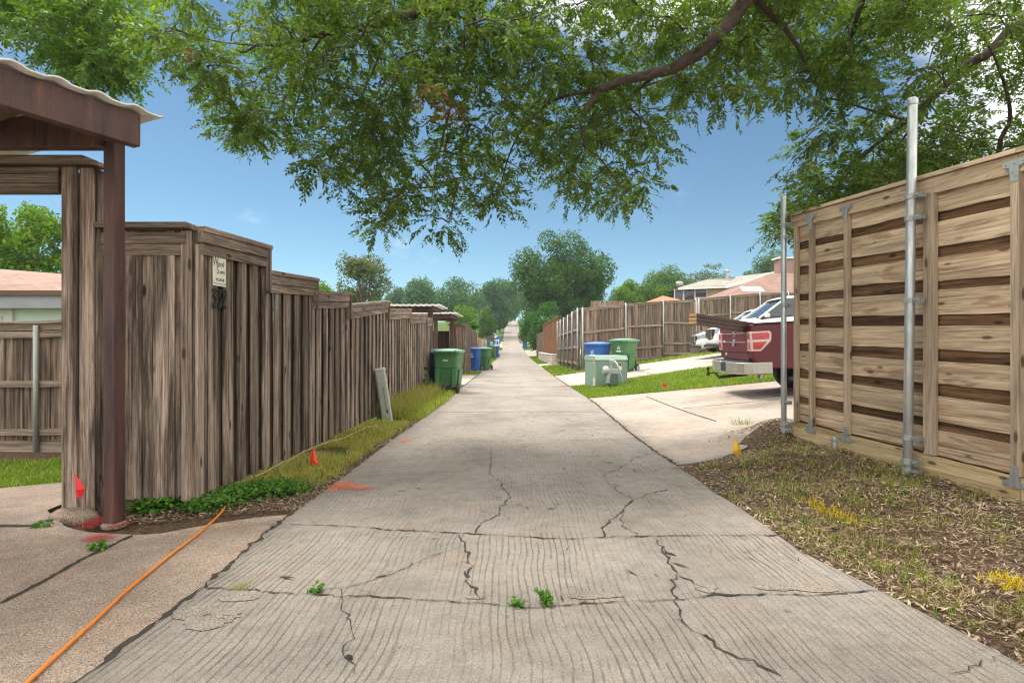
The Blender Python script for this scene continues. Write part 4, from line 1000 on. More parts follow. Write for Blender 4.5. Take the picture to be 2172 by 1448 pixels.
def pickup():
    """x forward, y to the left, origin on the ground under the tailgate"""
    x0, y0 = 4.49, 11.32
    t = thing('pickup_truck', 'dark red pickup truck backed towards the alley on the right driveway', 'pickup truck', (x0, y0, Gf(x0+1.5, y0)-.10), rot=(0, R(-2.0), R(-4)))
    hw = .965
    # bed sides: a rounded section run along the bed, with the wheel arch cut by a polygon
    def side(s):
        q = MB(); arch = [(1.42+.44*math.cos(R(a)), .40+.44*math.sin(R(a))) for a in range(180, -1, -15)]
        poly = [(0.0, .74), (.0, .98), (.0, 1.36), (1.98, 1.40), (1.98, .56), (1.90, .50)]+[p for p in reversed(arch)]+[(.93, .52), (.30, .56), (.08, .62)]
        q.prism(poly, s*(hw-.09), s*hw, 'xz'); o = q.build('bed_side', M_maroon, t, bevel=.03, seg=3)
        r_ = MB(); r_.prism([(0.02, 1.362), (1.99, 1.402), (1.99, 1.43), (.02, 1.392)], s*(hw-.115), s*(hw+.004), 'xz'); r_.build('bed_rail', M_dark, t, bevel=.008)
    side(1); side(-1)
    q = MB(); q.box((1.0, 0, .70), (1.96, 1.75, .06)); q.box((1.95, 0, 1.02), (.06, 1.75, .72)); q.build('bed_floor', M_dark, t)
    # tailgate with a pressed spoiler lip and two creases
    q = MB(); q.prism([(-.015, .70), (-.02, .84), (-.035, .86), (-.03, 1.02), (-.04, 1.045), (-.03, 1.19), (-.042, 1.215), (-.03, 1.30), (-.05, 1.36), (.045, 1.375), (.045, .70)], -.775, .775, 'xz'); q.build('tailgate', M_maroon, t, bevel=.012)
    q = MB(); q.box((-.005, 0, 1.378), (.12, 1.56, .032)); q.build('tailgate_cap', M_dark, t, bevel=.01)
    q = MB(); q.box((-.036, .0, 1.20), (.012, .10, .10)); q.build('tailgate_handle', M_chrome, t, bevel=.015); q = MB(); q.box((-.044, .0, 1.195), (.01, .055, .05)); q.build('handle_recess', M_dark, t, bevel=.01)
    q = MB(); q.lathe([(.075, -.02), (.07, -.0)], (-.032, 0, 1.03), 24, 0, 'x'); o = q.build('oval_emblem', M_chrome, t); o.scale = (1, 1, 1)
    q = MB(); q.box((-.047, -.0, 1.042), (.006, 1.5, .008)); q.box((-.05, 0, 1.213), (.006, 1.5, .008)); q.box((-.043, .60, 1.06), (.008, .14, .03)); q.box((-.026, .55, .80), (.01, .10, .05)); q.build('trim_strip', M_lensrim, t)  # pale strips laid along the tailgate creases, with two small plates
    for s in (1, -1):   # corner post and lamp
        q = MB(); q.prism([(-.02, .74), (-.03, 1.36), (.06, 1.37), (.06, .74)], s*.782, s*(hw-.005), 'xz'); q.build('rear_corner', M_maroon, t, bevel=.02)
        lp = [(-.045, 1.235), (.30, 1.245), (.335, 1.20), (.325, 1.06), (.14, .875), (-.03, .875)]
        q = MB(); q.prism(lp, s*(hw-.03), s*(hw+.012), 'xz'); q.prism([(-.05, .875), (-.055, 1.235), (0, 1.235), (0, .875)], s*.80, s*(hw+.010), 'xz'); lo = q.build('tail_lamp', M_lensrim, t, bevel=.015)
        q = MB(); q.prism([(-.02, 1.205), (.27, 1.212), (.295, 1.185), (.29, 1.095), (-.01, 1.085)], s*(hw+.0), s*(hw+.017), 'xz'); q.prism([(-.005, 1.045), (.25, 1.045), (.13, .915), (.0, .912)], s*(hw+.0), s*(hw+.017), 'xz')
        q.box((-.056, s*.885, 1.15), (.01, .14, .11)); q.box((-.054, s*.885, .975), (.01, .14, .12)); q.build('red_lens', M_lens, lo, bevel=.006)
    # bumper
    q = MB()
    for s in (1, -1):
        q.prism([(-.27, s*.17), (-.28, s*.55), (-.25, s*.80), (-.16, s*.94), (-.02, s*1.0), (.33, s*1.0), (.33, s*.95), (-.0, s*.92), (-.08, s*.80), (-.10, s*.17)], .455, .675, 'xy')
    q.box((-.12, 0, .46), (.30, .60, .05)); q.build('rear_bumper', M_bumper, t, bevel=.055, seg=4)
    q = MB(); q.box((-.12, .52, .680), (.22, .62, .022)); q.box((-.12, -.52, .680), (.22, .62, .022)); q.box((-.06, 0, .672), (.16, .36, .02)); q.box((-.255, 0, .57), (.03, .30, .17)); q.build('bumper_step', M_dark, t, bevel=.012)
    q = MB(); q.beam((.2, 0, .40), (-.36, 0, .36), .06, .06); q.beam((-.36, 0, .36), (-.42, 0, .45), .05, .03); q.beam((-.40, 0, .45), (-.58, 0, .45), .05, .025); q.lathe([(.012, 0), (.02, .05), (.035, .07), (.035, .09), (.01, .12)], (-.56, 0, .46), 12); q.lathe([(.03, 0), (.03, .05)], (-.56, 0, .40), 10); q.build('tow_hitch', M_black, t, bevel=.004)
    q = MB(); q.tube([(1.2, -.62, .40), (.75, -.80, .36), (.62, -.98, .34)], .05, 14); q.build('exhaust_pipe', M_black, t, smooth=True)
    q = MB(); q.box((.22, -.66, .42), (.05, .16, .14), rot=(0, R(10), 0)); q.build('mud_bracket', M_bumper, t, bevel=.01)
    # cab
    q = MB(); q.prism([(2.0, .52), (2.02, 1.12), (2.0, 1.25), (4.15, 1.22), (5.35, 1.12), (5.55, 1.02), (5.58, .50), (5.1, .46), (4.95, .74), (4.7, .86), (4.4, .86), (4.15, .74), (4.0, .46)], -hw+.01, hw-.01, 'xz'); q.build('cab', M_maroon, t, bevel=.05, seg=3)
    q = MB(); q.hexa([(2.02, -.88, 1.24), (4.05, -.88, 1.22), (4.05, .88, 1.22), (2.02, .88, 1.24), (2.12, -.72, 1.86), (3.25, -.72, 1.86), (3.25, .72, 1.86), (2.12, .72, 1.86)]); q.build('cab_window', M_glass, t, bevel=.03)
    q = MB(); q.hexa([(2.08, -.73, 1.862), (3.30, -.73, 1.862), (3.30, .73, 1.862), (2.08, .73, 1.862), (2.2, -.66, 1.92), (3.15, -.66, 1.92), (3.15, .66, 1.92), (2.2, .66, 1.92)])
    for s in (-1, 1):
        for a, b_ in ((2.02, 2.10), (2.86, 2.82), (4.07, 3.28)): q.beam((a, s*.885, 1.23), (b_, s*.725, 1.87), .08, .07)
    q.build('cab_roof', M_maroon, t, bevel=.03)
    for xw in (1.42, 4.52):
        for s in (-1, 1):
            w = MB(); wheel(w, (xw, s*.83, .39), .39, .26, 'y'); wo = w.build('wheel', M_tyre, t, bevel=.02); r_ = MB(); r_.lathe([(.23, -.08), (.23, .08), (.12, .10)], (xw, s*.86, .39), 18, 0, 'y'); r_.build('rim', M_chrome, wo)
    return t
truck = pickup()
# long dark channels sticking out over the tailgate
M_beam = plain('dark_brown_lumber', (.045, .022, .014), .6, var=.25, scale=4); M_end = plain('raw_wood_end', (.45, .27, .13), .8, var=.2)
b1 = at(1470, 676, 9.75); b0 = at(1640, 702, 11.2)
dv = (b0-b1).normalized()
ld = thing('lumber_load', 'long dark brown boards sticking out over the pickup tailgate', 'lumber', b1)
for k, (h0, nm) in enumerate(((.062, 'board'), (.0, 'board'), (-.062, 'board'))):
    q = MB(); o0 = Vector((0, 0, h0)); q.beam(o0, o0+dv*3.6, .15, .056); q.build(nm, M_beam, ld, bevel=.004)
    q = MB(); q.beam(o0-dv*.012, o0-dv*.001, .146, .05); q.build('board_end', M_end, ld)
q = MB(); pc = dv*2.0; q.beam(pc+Vector((0, -.10, .11)), pc+Vector((.06, -.12, -.12)), .03, .03); q.build('tie_strap', M_white, ld)

def car(name, label, loc, rz, suv, mat=None, L=4.6, group=None):
    """x forward; nose at x=0, tail at -L"""
    mat = mat or M_carwhite
    t = thing(name, label, 'car', loc, rz, group)
    if suv: st = [(0, .60, .52, .42), (-.12, .80, .92, .30), (-.45, .90, 1.02, .26), (-1.25, .94, 1.10, .26), (-1.8, .95, 1.12, .26), (-3.2, .95, 1.14, .26), (-4.3, .93, 1.12, .28), (-L, .82, 1.0, .36)]
    else: st = [(0, .55, .44, .30), (-.12, .76, .68, .22), (-.5, .86, .80, .19), (-1.25, .90, .90, .19), (-1.7, .91, .92, .19), (-3.2, .91, .95, .19), (-4.3, .89, .95, .22), (-L, .78, .86, .32)]
    mb = MB(); ns = 11; vs = []
    for (x, w, zt_, zb_) in st:
        prof = [(0, zt_+.03), (w*.55, zt_+.02), (w*.82, zt_-.03), (w*.96, zt_-.14), (w, (zt_+zb_)/2+.03), (w*.97, zb_+.10), (w*.84, zb_)]
        vs += [(x, y, z) for y, z in prof]+[(x, -y, z) for y, z in reversed(prof[1:])]
    k = 13; fs = []
    for i in range(len(st)-1):
        for j in range(k): fs.append((i*k+j, i*k+(j+1) % k, (i+1)*k+(j+1) % k, (i+1)*k+j))
    fs += [tuple(range(k)), tuple(reversed(range((len(st)-1)*k, len(st)*k)))]
    mb.add(vs, fs); mb.build('body', mat, t, smooth=True, sub=1)
    if suv: gb = [(-1.30, .80, 1.10), (-2.15, .66, 1.64), (-3.9, .64, 1.62), (-4.5, .78, 1.10)]
    else: gb = [(-1.25, .78, .90), (-2.1, .60, 1.40), (-3.3, .58, 1.40), (-4.1, .74, .95)]
    (xa, wa, za), (xb, wb_, zb_), (xc, wc, zc), (xd, wd, zd) = gb
    q = MB(); q.add([(xa, -wa, za), (xa, wa, za), (xb, wb_, zb_), (xb, -wb_, zb_), (xc, wc, zc), (xc, -wc, zc), (xd, wd, zd), (xd, -wd, zd)], [(0, 1, 2, 3), (3, 2, 4, 5), (5, 4, 6, 7), (1, 6, 4, 2), (0, 3, 5, 7), (0, 7, 6, 1)])
    q.build('windows', M_glass, t, bevel=.02)
    q = MB(); q.hexa([(xb+.12, -wb_-.01, zb_), (xb+.12, wb_+.01, zb_), (xc-.06, wc+.01, zc), (xc-.06, -wc-.01, zc), (xb-.12, -wb_*.85, zb_+.07), (xb-.12, wb_*.85, zb_+.07), (xc+.1, wc*.85, zc+.07), (xc+.1, -wc*.85, zc+.07)])
    for s in (1, -1):
        q.beam((xa+.02, s*(wa+.015), za), (xb, s*(wb_+.01), zb_+.01), .07, .05); q.beam((xc, s*(wc+.01), zc+.01), (xd, s*(wd+.015), zd), .09, .06); xm = (xb+xc)/2; q.beam((xm, s*(wb_+.17), za), (xm, s*(wb_+.015), zb_), .08, .04)
    q.build('roof', mat, t, bevel=.03)
    zg = .70 if suv else .50
    q = MB(); q.prism([(-.42, zg+.17), (.42, zg+.17), (.30, zg-.12), (.0, zg-.17), (-.30, zg-.12)], .005, -.13, 'yz'); gr2 = q.build('grille', M_dark, t, bevel=.02)
    q = MB()
    for yy in np.linspace(-.33, .33, 7): q.box((.012, yy, zg+.02), (.02, .018, .26))
    q.build('grille_bar', M_chrome, gr2)
    q = MB(); q.box((-.03, 0, .36 if suv else .28), (.10, 1.0, .10)); q.build('lower_intake', M_dark, t, bevel=.02)
    for s in (1, -1):
        q = MB(); z1 = zg+.17; q.hexa([(-.02, s*.50, z1-.14), (-.30, s*.83, z1-.10), (-.34, s*.80, z1-.06), (-.1, s*.50, z1-.06), (-.05, s*.50, z1), (-.34, s*.84, z1+.06), (-.40, s*.78, z1+.08), (-.12, s*.50, z1+.02)]); q.build('headlight', M_head, t, bevel=.01)
        q = MB(); q.box((-.05, s*.62, .34 if suv else .27), (.12, .16, .08)); q.build('fog_light', M_dark, t, bevel=.01)
        for xw in (-.88, -3.6):
            r_ = .36 if suv else .31; w = MB(); wheel(w, (xw, s*(.84 if suv else .80), r_), r_, .22, 'y'); wo = w.build('wheel', M_tyre, t, bevel=.02)
            w = MB(); w.lathe([(r_*.62, -.09), (r_*.62, .1), (r_*.2, .11)], (xw, s*(.85 if suv else .81), r_), 14, 0, 'y'); w.build('rim', M_chrome, wo)
        q = MB(); q.box((xa-.15, s*(wa+.2), za+.06), (.12, .16, .12)); q.build('mirror', mat, t, bevel=.03)
    return t
car('parked_suv', 'white sport utility car with dark grille parked behind the pickup', (6.25, 17.9, Gf(7.6, 17.9)+.02), R(176), True).rotation_euler[1] = R(4)
car('parked_sedan', 'low white sedan nose-out beside the back fence', (6.6, 20.6, Gf(8.0, 20.6)+.02), R(174), False).rotation_euler[1] = R(4)
# ------------------------------------------------------------------ fences, carports and houses farther off
W_mid_z = wood('grey_brown_pickets', 'z', (0.08, 0.054, 0.04), (0.25, 0.18, 0.135), (0.42, 0.33, 0.265), stain=.6, isl=.3, grain=.5, knots=False)
W_mid_x = wood('grey_brown_rails', 'x', (0.13, 0.09, 0.068), (0.32, 0.24, 0.185), (0.45, 0.36, 0.29), stain=.4, isl=.2, grain=.5, knots=False)
W_or_z = wood('orange_cedar_pickets', 'z', (0.13, 0.05, 0.02), (0.30, 0.135, 0.06), (0.42, 0.23, 0.12), stain=.35, isl=.18, grain=.5, knots=False)
W_cream_z = wood('sunbleached_pickets', 'z', (0.20, 0.12, 0.08), (0.42, 0.29, 0.21), (0.6, 0.46, 0.36), stain=.5, isl=.2, grain=.5, knots=False)  # pale cream boards, for the far pickets and the slatted screen
W_dk_z = wood('dark_gate_boards', 'z', (0.02, 0.012, 0.009), (0.06, 0.037, 0.028), (0.12, 0.08, 0.06), stain=.5, isl=.3, grain=.5, knots=False)

def mid_fence(label, p0, p1, h0, h1=None, seg=2.44, pick=W_mid_z, rail=W_mid_x, rails=(.25, .95, 1.6), cap=True, posts=True, name='picket_fence', side=-1, step=False, zo=0.0, pw=.14, group=None, postmat=None, jag=0.0, post_up=.05, kick=False, rw=.09):
    """fence between two plan points; side=-1: rails and posts on local -y"""
    h1 = h1 or h0
    (x0, y0), (x1, y1) = p0, p1; L = math.hypot(x1-x0, y1-y0); a = math.atan2(y1-y0, x1-x0)
    t = thing(name, label, 'fence', (x0, y0, 0), a, group)
    gz = lambda s: Gf(x0+(x1-x0)*s/L, y0+(y1-y0)*s/L)+zo
    ns = max(1, round(L/seg)); e = np.linspace(0, L, ns+1)
    for i in range(ns):
        s0, s1 = e[i], e[i+1]
        def top(s):
            f = s/L
            if step: return gz(s0)+h0+(h1-h0)*f
            return gz(s)+h0+(h1-h0)*f
        mb = MB(); n = max(1, round((s1-s0)/(pw*.86))); w = (s1-s0)/n
        for k in range(n):
            s = s0+(k+.5)*w; b_, tp = gz(s)+.05, top(s)-.02+random.uniform(-jag, jag)
            mb.box((s, .008 if k % 2 else -.006, (b_+tp)/2), (w*1.05, .018, tp-b_))
        mb.build('fence_panel', pick, t)
        rr = MB()
        for z in rails:
            if z > min(h0, h1)-.05: continue
            rr.beam((s0, side*.04, top(s0)-h0+z if not step else gz(s0)+z), (s1, side*.04, (top(s1)-(h0+(h1-h0)*s1/L)+z) if not step else gz(s0)+z), .045, rw)
        if kick: rr.beam((s0, side*.035, gz(s0)+.02), (s1, side*.035, gz(s1)+.02), .04, .2)
        if rr.v: rr.build('rail', rail, t)
        if cap:
            cc = MB(); cc.beam((s0, 0, top(s0)), (s1, 0, top(s1)), .14, .038); cc.beam((s0, side*.035, top(s0)-.065), (s1, side*.035, top(s1)-.065), .022, .09); cc.build('cap_board', rail, t)
    if posts:
        for s in e:
            q = MB(); hh = h0+(h1-h0)*s/L+post_up; q.tube([(s, side*.09, gz(s)-.1), (s, side*.09, gz(s)+hh)], .033, 10); q.build('steel_post', postmat or M_galv2, t, smooth=True)
    return t

# right: tall brown fence behind the second drive, its corner and its run down the alley
mid_fence('brown picket fence with steel posts behind the second right driveway', (2.86, 23.6), (9.3, 29.0), 2.62, 2.84, seg=2.8, rails=(.12, .62, 1.62), pw=.15)
mid_fence('brown picket fence run going away down the alley beyond its corner', (2.80, 34.0), (2.82, 23.7), 2.55, 2.62, seg=2.05, rails=(.3, 1.0, 1.75), side=-1, pw=.15).name = 'picket_fence'
mid_fence('brown picket fence continuing uphill beyond the white cars', (9.5, 29.1), (17, 32), 2.86, 3.2, seg=2.2, rails=(.3, 1.2, 2.0), pw=.15)
mid_fence('orange-brown newer fence curving on a low stone wall', (2.62, 47.5), (2.95, 36.0), 2.35, 2.5, seg=4, pick=W_or_z, rail=W_or_z, rails=(), posts=False, zo=.55, side=-1)
mid_fence('short grey picket fence below the shrubs on the right', (2.45, 56.5), (2.62, 48.2), 2.1, 2.2, seg=2.8, rails=(), posts=False, pw=.3, zo=.1)
mid_fence('short grey fence face turned across beside the orange fence', (2.48, 48.0), (4.2, 48.6), 2.2, seg=3, rails=(), posts=False, pw=.2)
# low stone retaining wall under the orange fence
M_stone = plain('retaining_stone', (.36, .32, .27), .9, var=.35, scale=5, bumpy=.03)
wl_ = thing('retaining_wall', 'low curved stone retaining wall under the orange-brown fence', 'retaining wall', (2.4, 36, 0))
q = MB()
pts = [(2.62, 35.3), (2.50, 37), (2.42, 40), (2.36, 43.5), (2.32, 46.8)]
for k in range(3):
    for (a, b_) in zip(pts[:-1], pts[1:]):
        for j in range(5):
            f0, f1 = j/5, (j+1)/5-.012; A_ = (a[0]+(b_[0]-a[0])*f0, a[1]+(b_[1]-a[1])*f0); B_ = (a[0]+(b_[0]-a[0])*f1, a[1]+(b_[1]-a[1])*f1)
            q.beam((A_[0]-2.4+random.uniform(-.02, .02), A_[1]-36, Gf(*A_)+.09+k*.19), (B_[0]-2.4, B_[1]-36, Gf(*B_)+.09+k*.19), .3, .18)
q.build('stone_courses', M_stone, wl_, bevel=.02)
q = MB()
for (a, b_) in zip(pts[:-1], pts[1:]): q.beam((a[0]-2.4, a[1]-36, Gf(*a)+.62), (b_[0]-2.4, b_[1]-36, Gf(*b_)+.62), .36, .06)
q.build('coping', plain('coping_stone', (.5, .45, .38), .85, var=.15), wl_, bevel=.02)

# left: back-yard fence behind the gate, seen from its framed side
bfz = -.05
mid_fence('grey-brown yard fence with one steel post seen through the gate', (-8.16, 8.15), (-5.2, 8.0), 1.79, seg=1.29, rails=(.24, .92, 1.62), pw=.16, kick=True, zo=.02, post_up=-.04, postmat=plain('grey_green_post', (.33, .36, .33), .55, .3))
# left, beyond the stepped fence: dark gate, short fence face, runs down the alley
g2 = thing('side_gate', 'dark stained wooden gate with header beam behind the near carts', 'gate', (-4.35, 24.6, Gf(-4, 24.6)))
q = MB()
for k in range(14): q.box((.08+k*.125, .02 if k % 2 else 0, 1.0), (.13, .02, 1.9))
q.build('board_panel', W_dk_z, g2); q = MB(); q.box((.85, -.02, 2.55), (2.2, .1, .34)); q.box((.85, -.02, 2.75), (2.3, .2, .05)); q.build('header_beam', W_dk_z, g2)
q = MB(); q.box((1.82, 0, 1.35), (.28, .14, 2.7)); q.box((-.1, 0, 1.35), (.2, .14, 2.7)); q.build('gate_post', W_mid_z, g2)
mid_fence('weathered picket fence face beside the dark gate', (-2.68, 24.3), (-1.98, 24.2), 2.15, seg=2, rails=(), posts=False, pw=.17)
mid_fence('slanting weathered picket fence run behind the blue emblem cart', (-1.97, 24.3), (-2.1, 34), 2.15, 2.0, seg=2.4, rails=(), posts=False, step=True, cap=False, jag=.06)
mid_fence('sun-bleached pale picket fence set across near the distant green cart', (-3.35, 44.6), (-2.05, 44.4), 1.95, 1.8, seg=3, pick=W_cream_z, rail=W_cream_z, rails=(), posts=False, pw=.19, cap=False, jag=.06)
mid_fence('ragged dark picket fence run leading to the far blue carts', (-2.05, 46), (-2.35, 76), 1.9, 2.2, seg=5, rails=(), posts=False, pw=.3, cap=False, jag=.14)

# carports over the left drives
M_whiteroof = plain('white_roof_sheet', (.72, .72, .70), .5, .2, var=.1)
def shed(label, x0, x1, y0, y1, zroof, posts, slope=-.04, bh=.26, up=.18):
    t = thing('carport', label, 'carport', (x0, y0, Gf(x1, y0)))
    o = t.location; mb = MB(); N = 60; vs = []
    for j, yy in enumerate((y0-.35, y1+.35)):
        for i in range(N): x = x0-.2+(x1-x0+.45)*i/(N-1); vs.append((x-o.x, yy-o.y, zroof+slope*(x-x0)-o.z+up+.012*math.sin(i*2.1)))
    mb.add(vs, [(i, i+1, N+i+1, N+i) for i in range(N-1)]); r_ = mb.build('roof', M_whiteroof, t); m_ = r_.modifiers.new('thick', 'SOLIDIFY'); m_.thickness = .05
    for yy in (y0, y1):
        q = MB(); q.beam((0, yy-o.y, zroof-o.z+.02), (x1-x0, yy-o.y, zroof+slope*(x1-x0)-o.z), .1, bh); q.build('cross_beam', M_rust, t)
    q = MB(); q.beam((x1-o.x, -.3, zroof+slope*(x1-x0)-o.z), (x1-o.x, y1-y0+.3, zroof+slope*(x1-x0)-o.z), .08, bh*.9); q.build('edge_beam', M_rust, t)
    for (px_, py_) in posts:
        q = MB(); zb_ = Gf(px_, py_)-o.z; q.box((px_-o.x, py_-o.y, (zb_+zroof-o.z)/2-.05), (.14, .14, zroof-o.z-zb_)); q.build('post', M_rust, t)
    return t
shed('farther white-roofed carport just above the stepped fence', -5.3, -2.32, 17.0, 18.0, EYE+.99, [(-2.45, 17.1), (-3.3, 17.9), (-5.2, 17), (-5.2, 18)], .0, .16, .10)
shed('lower white-roofed carport with red posts behind the near green cart', -5.4, -2.32, 21.8, 23.9, EYE+.98, [(-2.95, 22.0), (-2.5, 23.7), (-5.3, 22), (-5.3, 23.9)], .0, .2, .12)

# houses
def brickshingle(name, c):
    m, n, l, b = nodes(name); t = n.new('ShaderNodeTexCoord')
    bt = n.new('ShaderNodeTexBrick'); bt.inputs['Scale'].default_value = 1.0; bt.inputs['Brick Width'].default_value = .34; bt.inputs['Row Height'].default_value = .16; bt.inputs['Mortar Size'].default_value = .012
    bt.inputs['Color1'].default_value = (*c, 1); bt.inputs['Color2'].default_value = (*[q*.78 for q in c], 1); bt.inputs['Mortar'].default_value = (*[q*.45 for q in c], 1)
    l.new(t.outputs['UV'], bt.inputs['Vector']); a = noise(n, l, t.outputs['Object'], 1.2, 6); r = ramp(n, [(.3, .8), (.7, 1.15)]); l.new(a.outputs[0], r.inputs[0])
    l.new(mixc(n, l, 1.0, bt.outputs[0], r.outputs[0], 'MULTIPLY'), b.inputs['Base Color']); b.inputs['Roughness'].default_value = .9; return m
M_shr = brickshingle('red_brown_shingles', (.27, .165, .13)); M_shg = brickshingle('grey_tan_shingles', (.30, .28, .24)); M_shp = brickshingle('pink_brown_shingles', (.33, .21, .165))
M_beige = plain('beige_siding', (.42, .37, .27), .8, var=.06); M_mint = plain('pale_mint_paint', (.66, .76, .71), .7, var=.04); M_trimw = plain('white_trim', (.72, .72, .68), .6, var=.05)
M_fascia = plain('grey_fascia', (.27, .28, .31), .7, var=.12, scale=2); M_brickc = plain('chimney_brick', (.28, .17, .14), .9, var=.25, scale=8); M_salmon = plain('salmon_canvas', (.42, .14, .075), .75, var=.06)
def roofquads(name, faces, mat, parent, thick=.1):
    """roof planes given as corner lists; UVs run along the eaves so that the shingle rows lie level"""
    bm = bmesh.new(); uv = bm.loops.layers.uv.new('UVMap')
    for f in faces:
        vs = [bm.verts.new(p) for p in f]; fc = bm.faces.new(vs)
        a = Vector(f[0]); u = (Vector(f[1])-a).normalized(); nn = (Vector(f[1])-a).cross(Vector(f[2])-a).normalized(); v = nn.cross(u)
        for lp in fc.loops: lp[uv].uv = ((lp.vert.co-a).dot(u), (lp.vert.co-a).dot(v))
    me = bpy.data.meshes.new(name); bm.to_mesh(me); bm.free(); me.materials.append(mat); o = link(bpy.data.objects.new(name, me), parent)
    s = o.modifiers.new('thick', 'SOLIDIFY'); s.thickness = thick; s.offset = 0
    return o
def hip(parent, cx, cy, w, d, ze, h, mat, ridge=.45):
    rw_ = max(.02, (w-d)/2*ridge*2) if w > d else .02
    a, b_, c, e = (cx-w/2, cy-d/2, ze), (cx+w/2, cy-d/2, ze), (cx+w/2, cy+d/2, ze), (cx-w/2, cy+d/2, ze); r0, r1 = (cx-rw_/2, cy, ze+h), (cx+rw_/2, cy, ze+h)
    return roofquads('roof', [[a, b_, r1, r0], [b_, c, r1], [c, e, r0, r1], [e, a, r0]], mat, parent)
def win(parent, c, w, h, name='window', axis='y'):
    q = MB(); s = (w, .06, h) if axis == 'y' else (.06, w, h); q.box(c, s); f = q.build(name, M_trimw, parent)
    q = MB(); o = (0, -.04, 0) if axis == 'y' else (-.04, 0, 0); q.box(Vector(c)+Vector(o), (w-.16, .03, h-.16) if axis == 'y' else (.03, w-.16, h-.16)); q.build('pane', M_glass, f); return f

# house at the left behind the yard fence
hx, hy = -11.0, 13.4; hz = Gf(-9, 12)
hl = thing('house', 'pale mint house with pinkish shingle roof behind the left yard fence', 'house', (hx, hy, hz))
ze = EYE+.68-hz
q = MB(); q.box((-1.2, 1.5, 1.2), (8.8, 6, 2.5)); q.build('wall', M_mint, hl)
q = MB(); q.box((.0, -1.95, ze+.13), (6.5, .05, .28)); q.box((-3.27, 0, ze+.13), (.05, 3.9, .28)); q.box((3.27, 0, ze+.13), (.05, 3.9, .28)); q.box((0, -.2, ze+.02), (6.45, 3.45, .03)); q.build('fascia', M_fascia, hl)
roofquads('roof', [[(-5.5, -2.05, ze+.29), (3.4, -2.05, ze+.29), (3.4, 1.4, ze+.29+.25), (-.2, 2.4, ze+1.05), (-5.5, 2.4, ze+1.45)], [(3.4, -2.05, ze+.29), (3.4, 6, ze+.29), (3.4, 1.4, ze+.55)]], M_shp, hl)
q = MB(); q.box((-.35, -1.53, 1.12), (1.9, .06, 2.3)); q.box((-.35, -1.57, 1.05), (1.5, .05, 2.1)); q.build('door', M_trimw, hl)
q = MB()
for sx2 in (-1.62,):
    q.lathe([(.05, -.2), (.085, -.15), (.085, -.13)], (sx2, -1.65, 2.0), 8); q.lathe([(.085, .12), (.095, .14), (.05, .18), (.01, .22)], (sx2, -1.65, 2.0), 8)
    for k in range(6): q.tube([(sx2+.08*math.cos(k*1.047), -1.65+.08*math.sin(k*1.047), 1.86), (sx2+.11*math.cos(k*1.047), -1.65+.11*math.sin(k*1.047), 2.0), (sx2+.085*math.cos(k*1.047), -1.65+.085*math.sin(k*1.047), 2.13)], .01, 6)
    q.box((sx2, -1.56, 2.0), (.06, .12, .06))
q.build('wall_lantern', M_black, hl)

# red-brown roofed house on the right behind the brown fence
h1 = thing('house', 'red-brown hip-roofed house rising behind the brown fence on the right', 'house', (20.6, 46, Gf(14, 46)))
zr = EYE+1.9-h1.location.z
q = MB(); q.box((0, 0, zr/2), (15, 12, zr)); q.build('wall', M_brickc, h1)
roofquads('roof', [[(-8.2, -7, zr), (8.2, -7, zr), (3.5, 0, zr+3.55), (0.3, 0, zr+3.55)], [(8.2, -7, zr), (8.2, 7, zr), (3.5, 0, zr+3.55)], [(8.2, 7, zr), (-8.2, 7, zr), (.3, 0, zr+3.55), (3.5, 0, zr+3.55)], [(-8.2, 7, zr), (-8.2, -7, zr), (.3, 0, zr+3.55)],
          ], M_shr, h1)
q = MB(); q.box((2.0, 1.2, zr+3.55), (1.3, .9, 2.6)); q.build('chimney', M_brickc, h1); q = MB(); q.box((2.0, 1.2, zr+4.95), (1.6, 1.2, .12)); q.build('chimney_cap', M_trimw, h1)
q = MB(); q.box((-2.5, -3.1, zr+2.03), (1.6, .9, .16), rot=(R(27), 0, 0)); q.build('skylight', M_trimw, h1, bevel=.08)  # white slab standing in for glare along the roof hip
h1b = thing('house', 'lower red-brown roof wing in front of the beige upper storey', 'house', (15.3, 42, Gf(12, 42)))
zr = EYE+1.9-h1b.location.z
q = MB(); q.box((0, 0, zr/2), (5.5, 6, zr)); q.build('wall', M_brickc, h1b)
roofquads('roof', [[(-3.2, -3.4, zr-.2), (3.2, -3.4, zr+.2), (3.2, 1.5, zr+2.1), (.5, 1.5, zr+1.6)], [(3.2, -3.4, zr+.2), (3.2, 3.4, zr+.2), (3.2, 1.5, zr+2.1)], [(-3.2, 3.4, zr-.2), (-3.2, -3.4, zr-.2), (.5, 1.5, zr+1.6)]], M_shr, h1b)
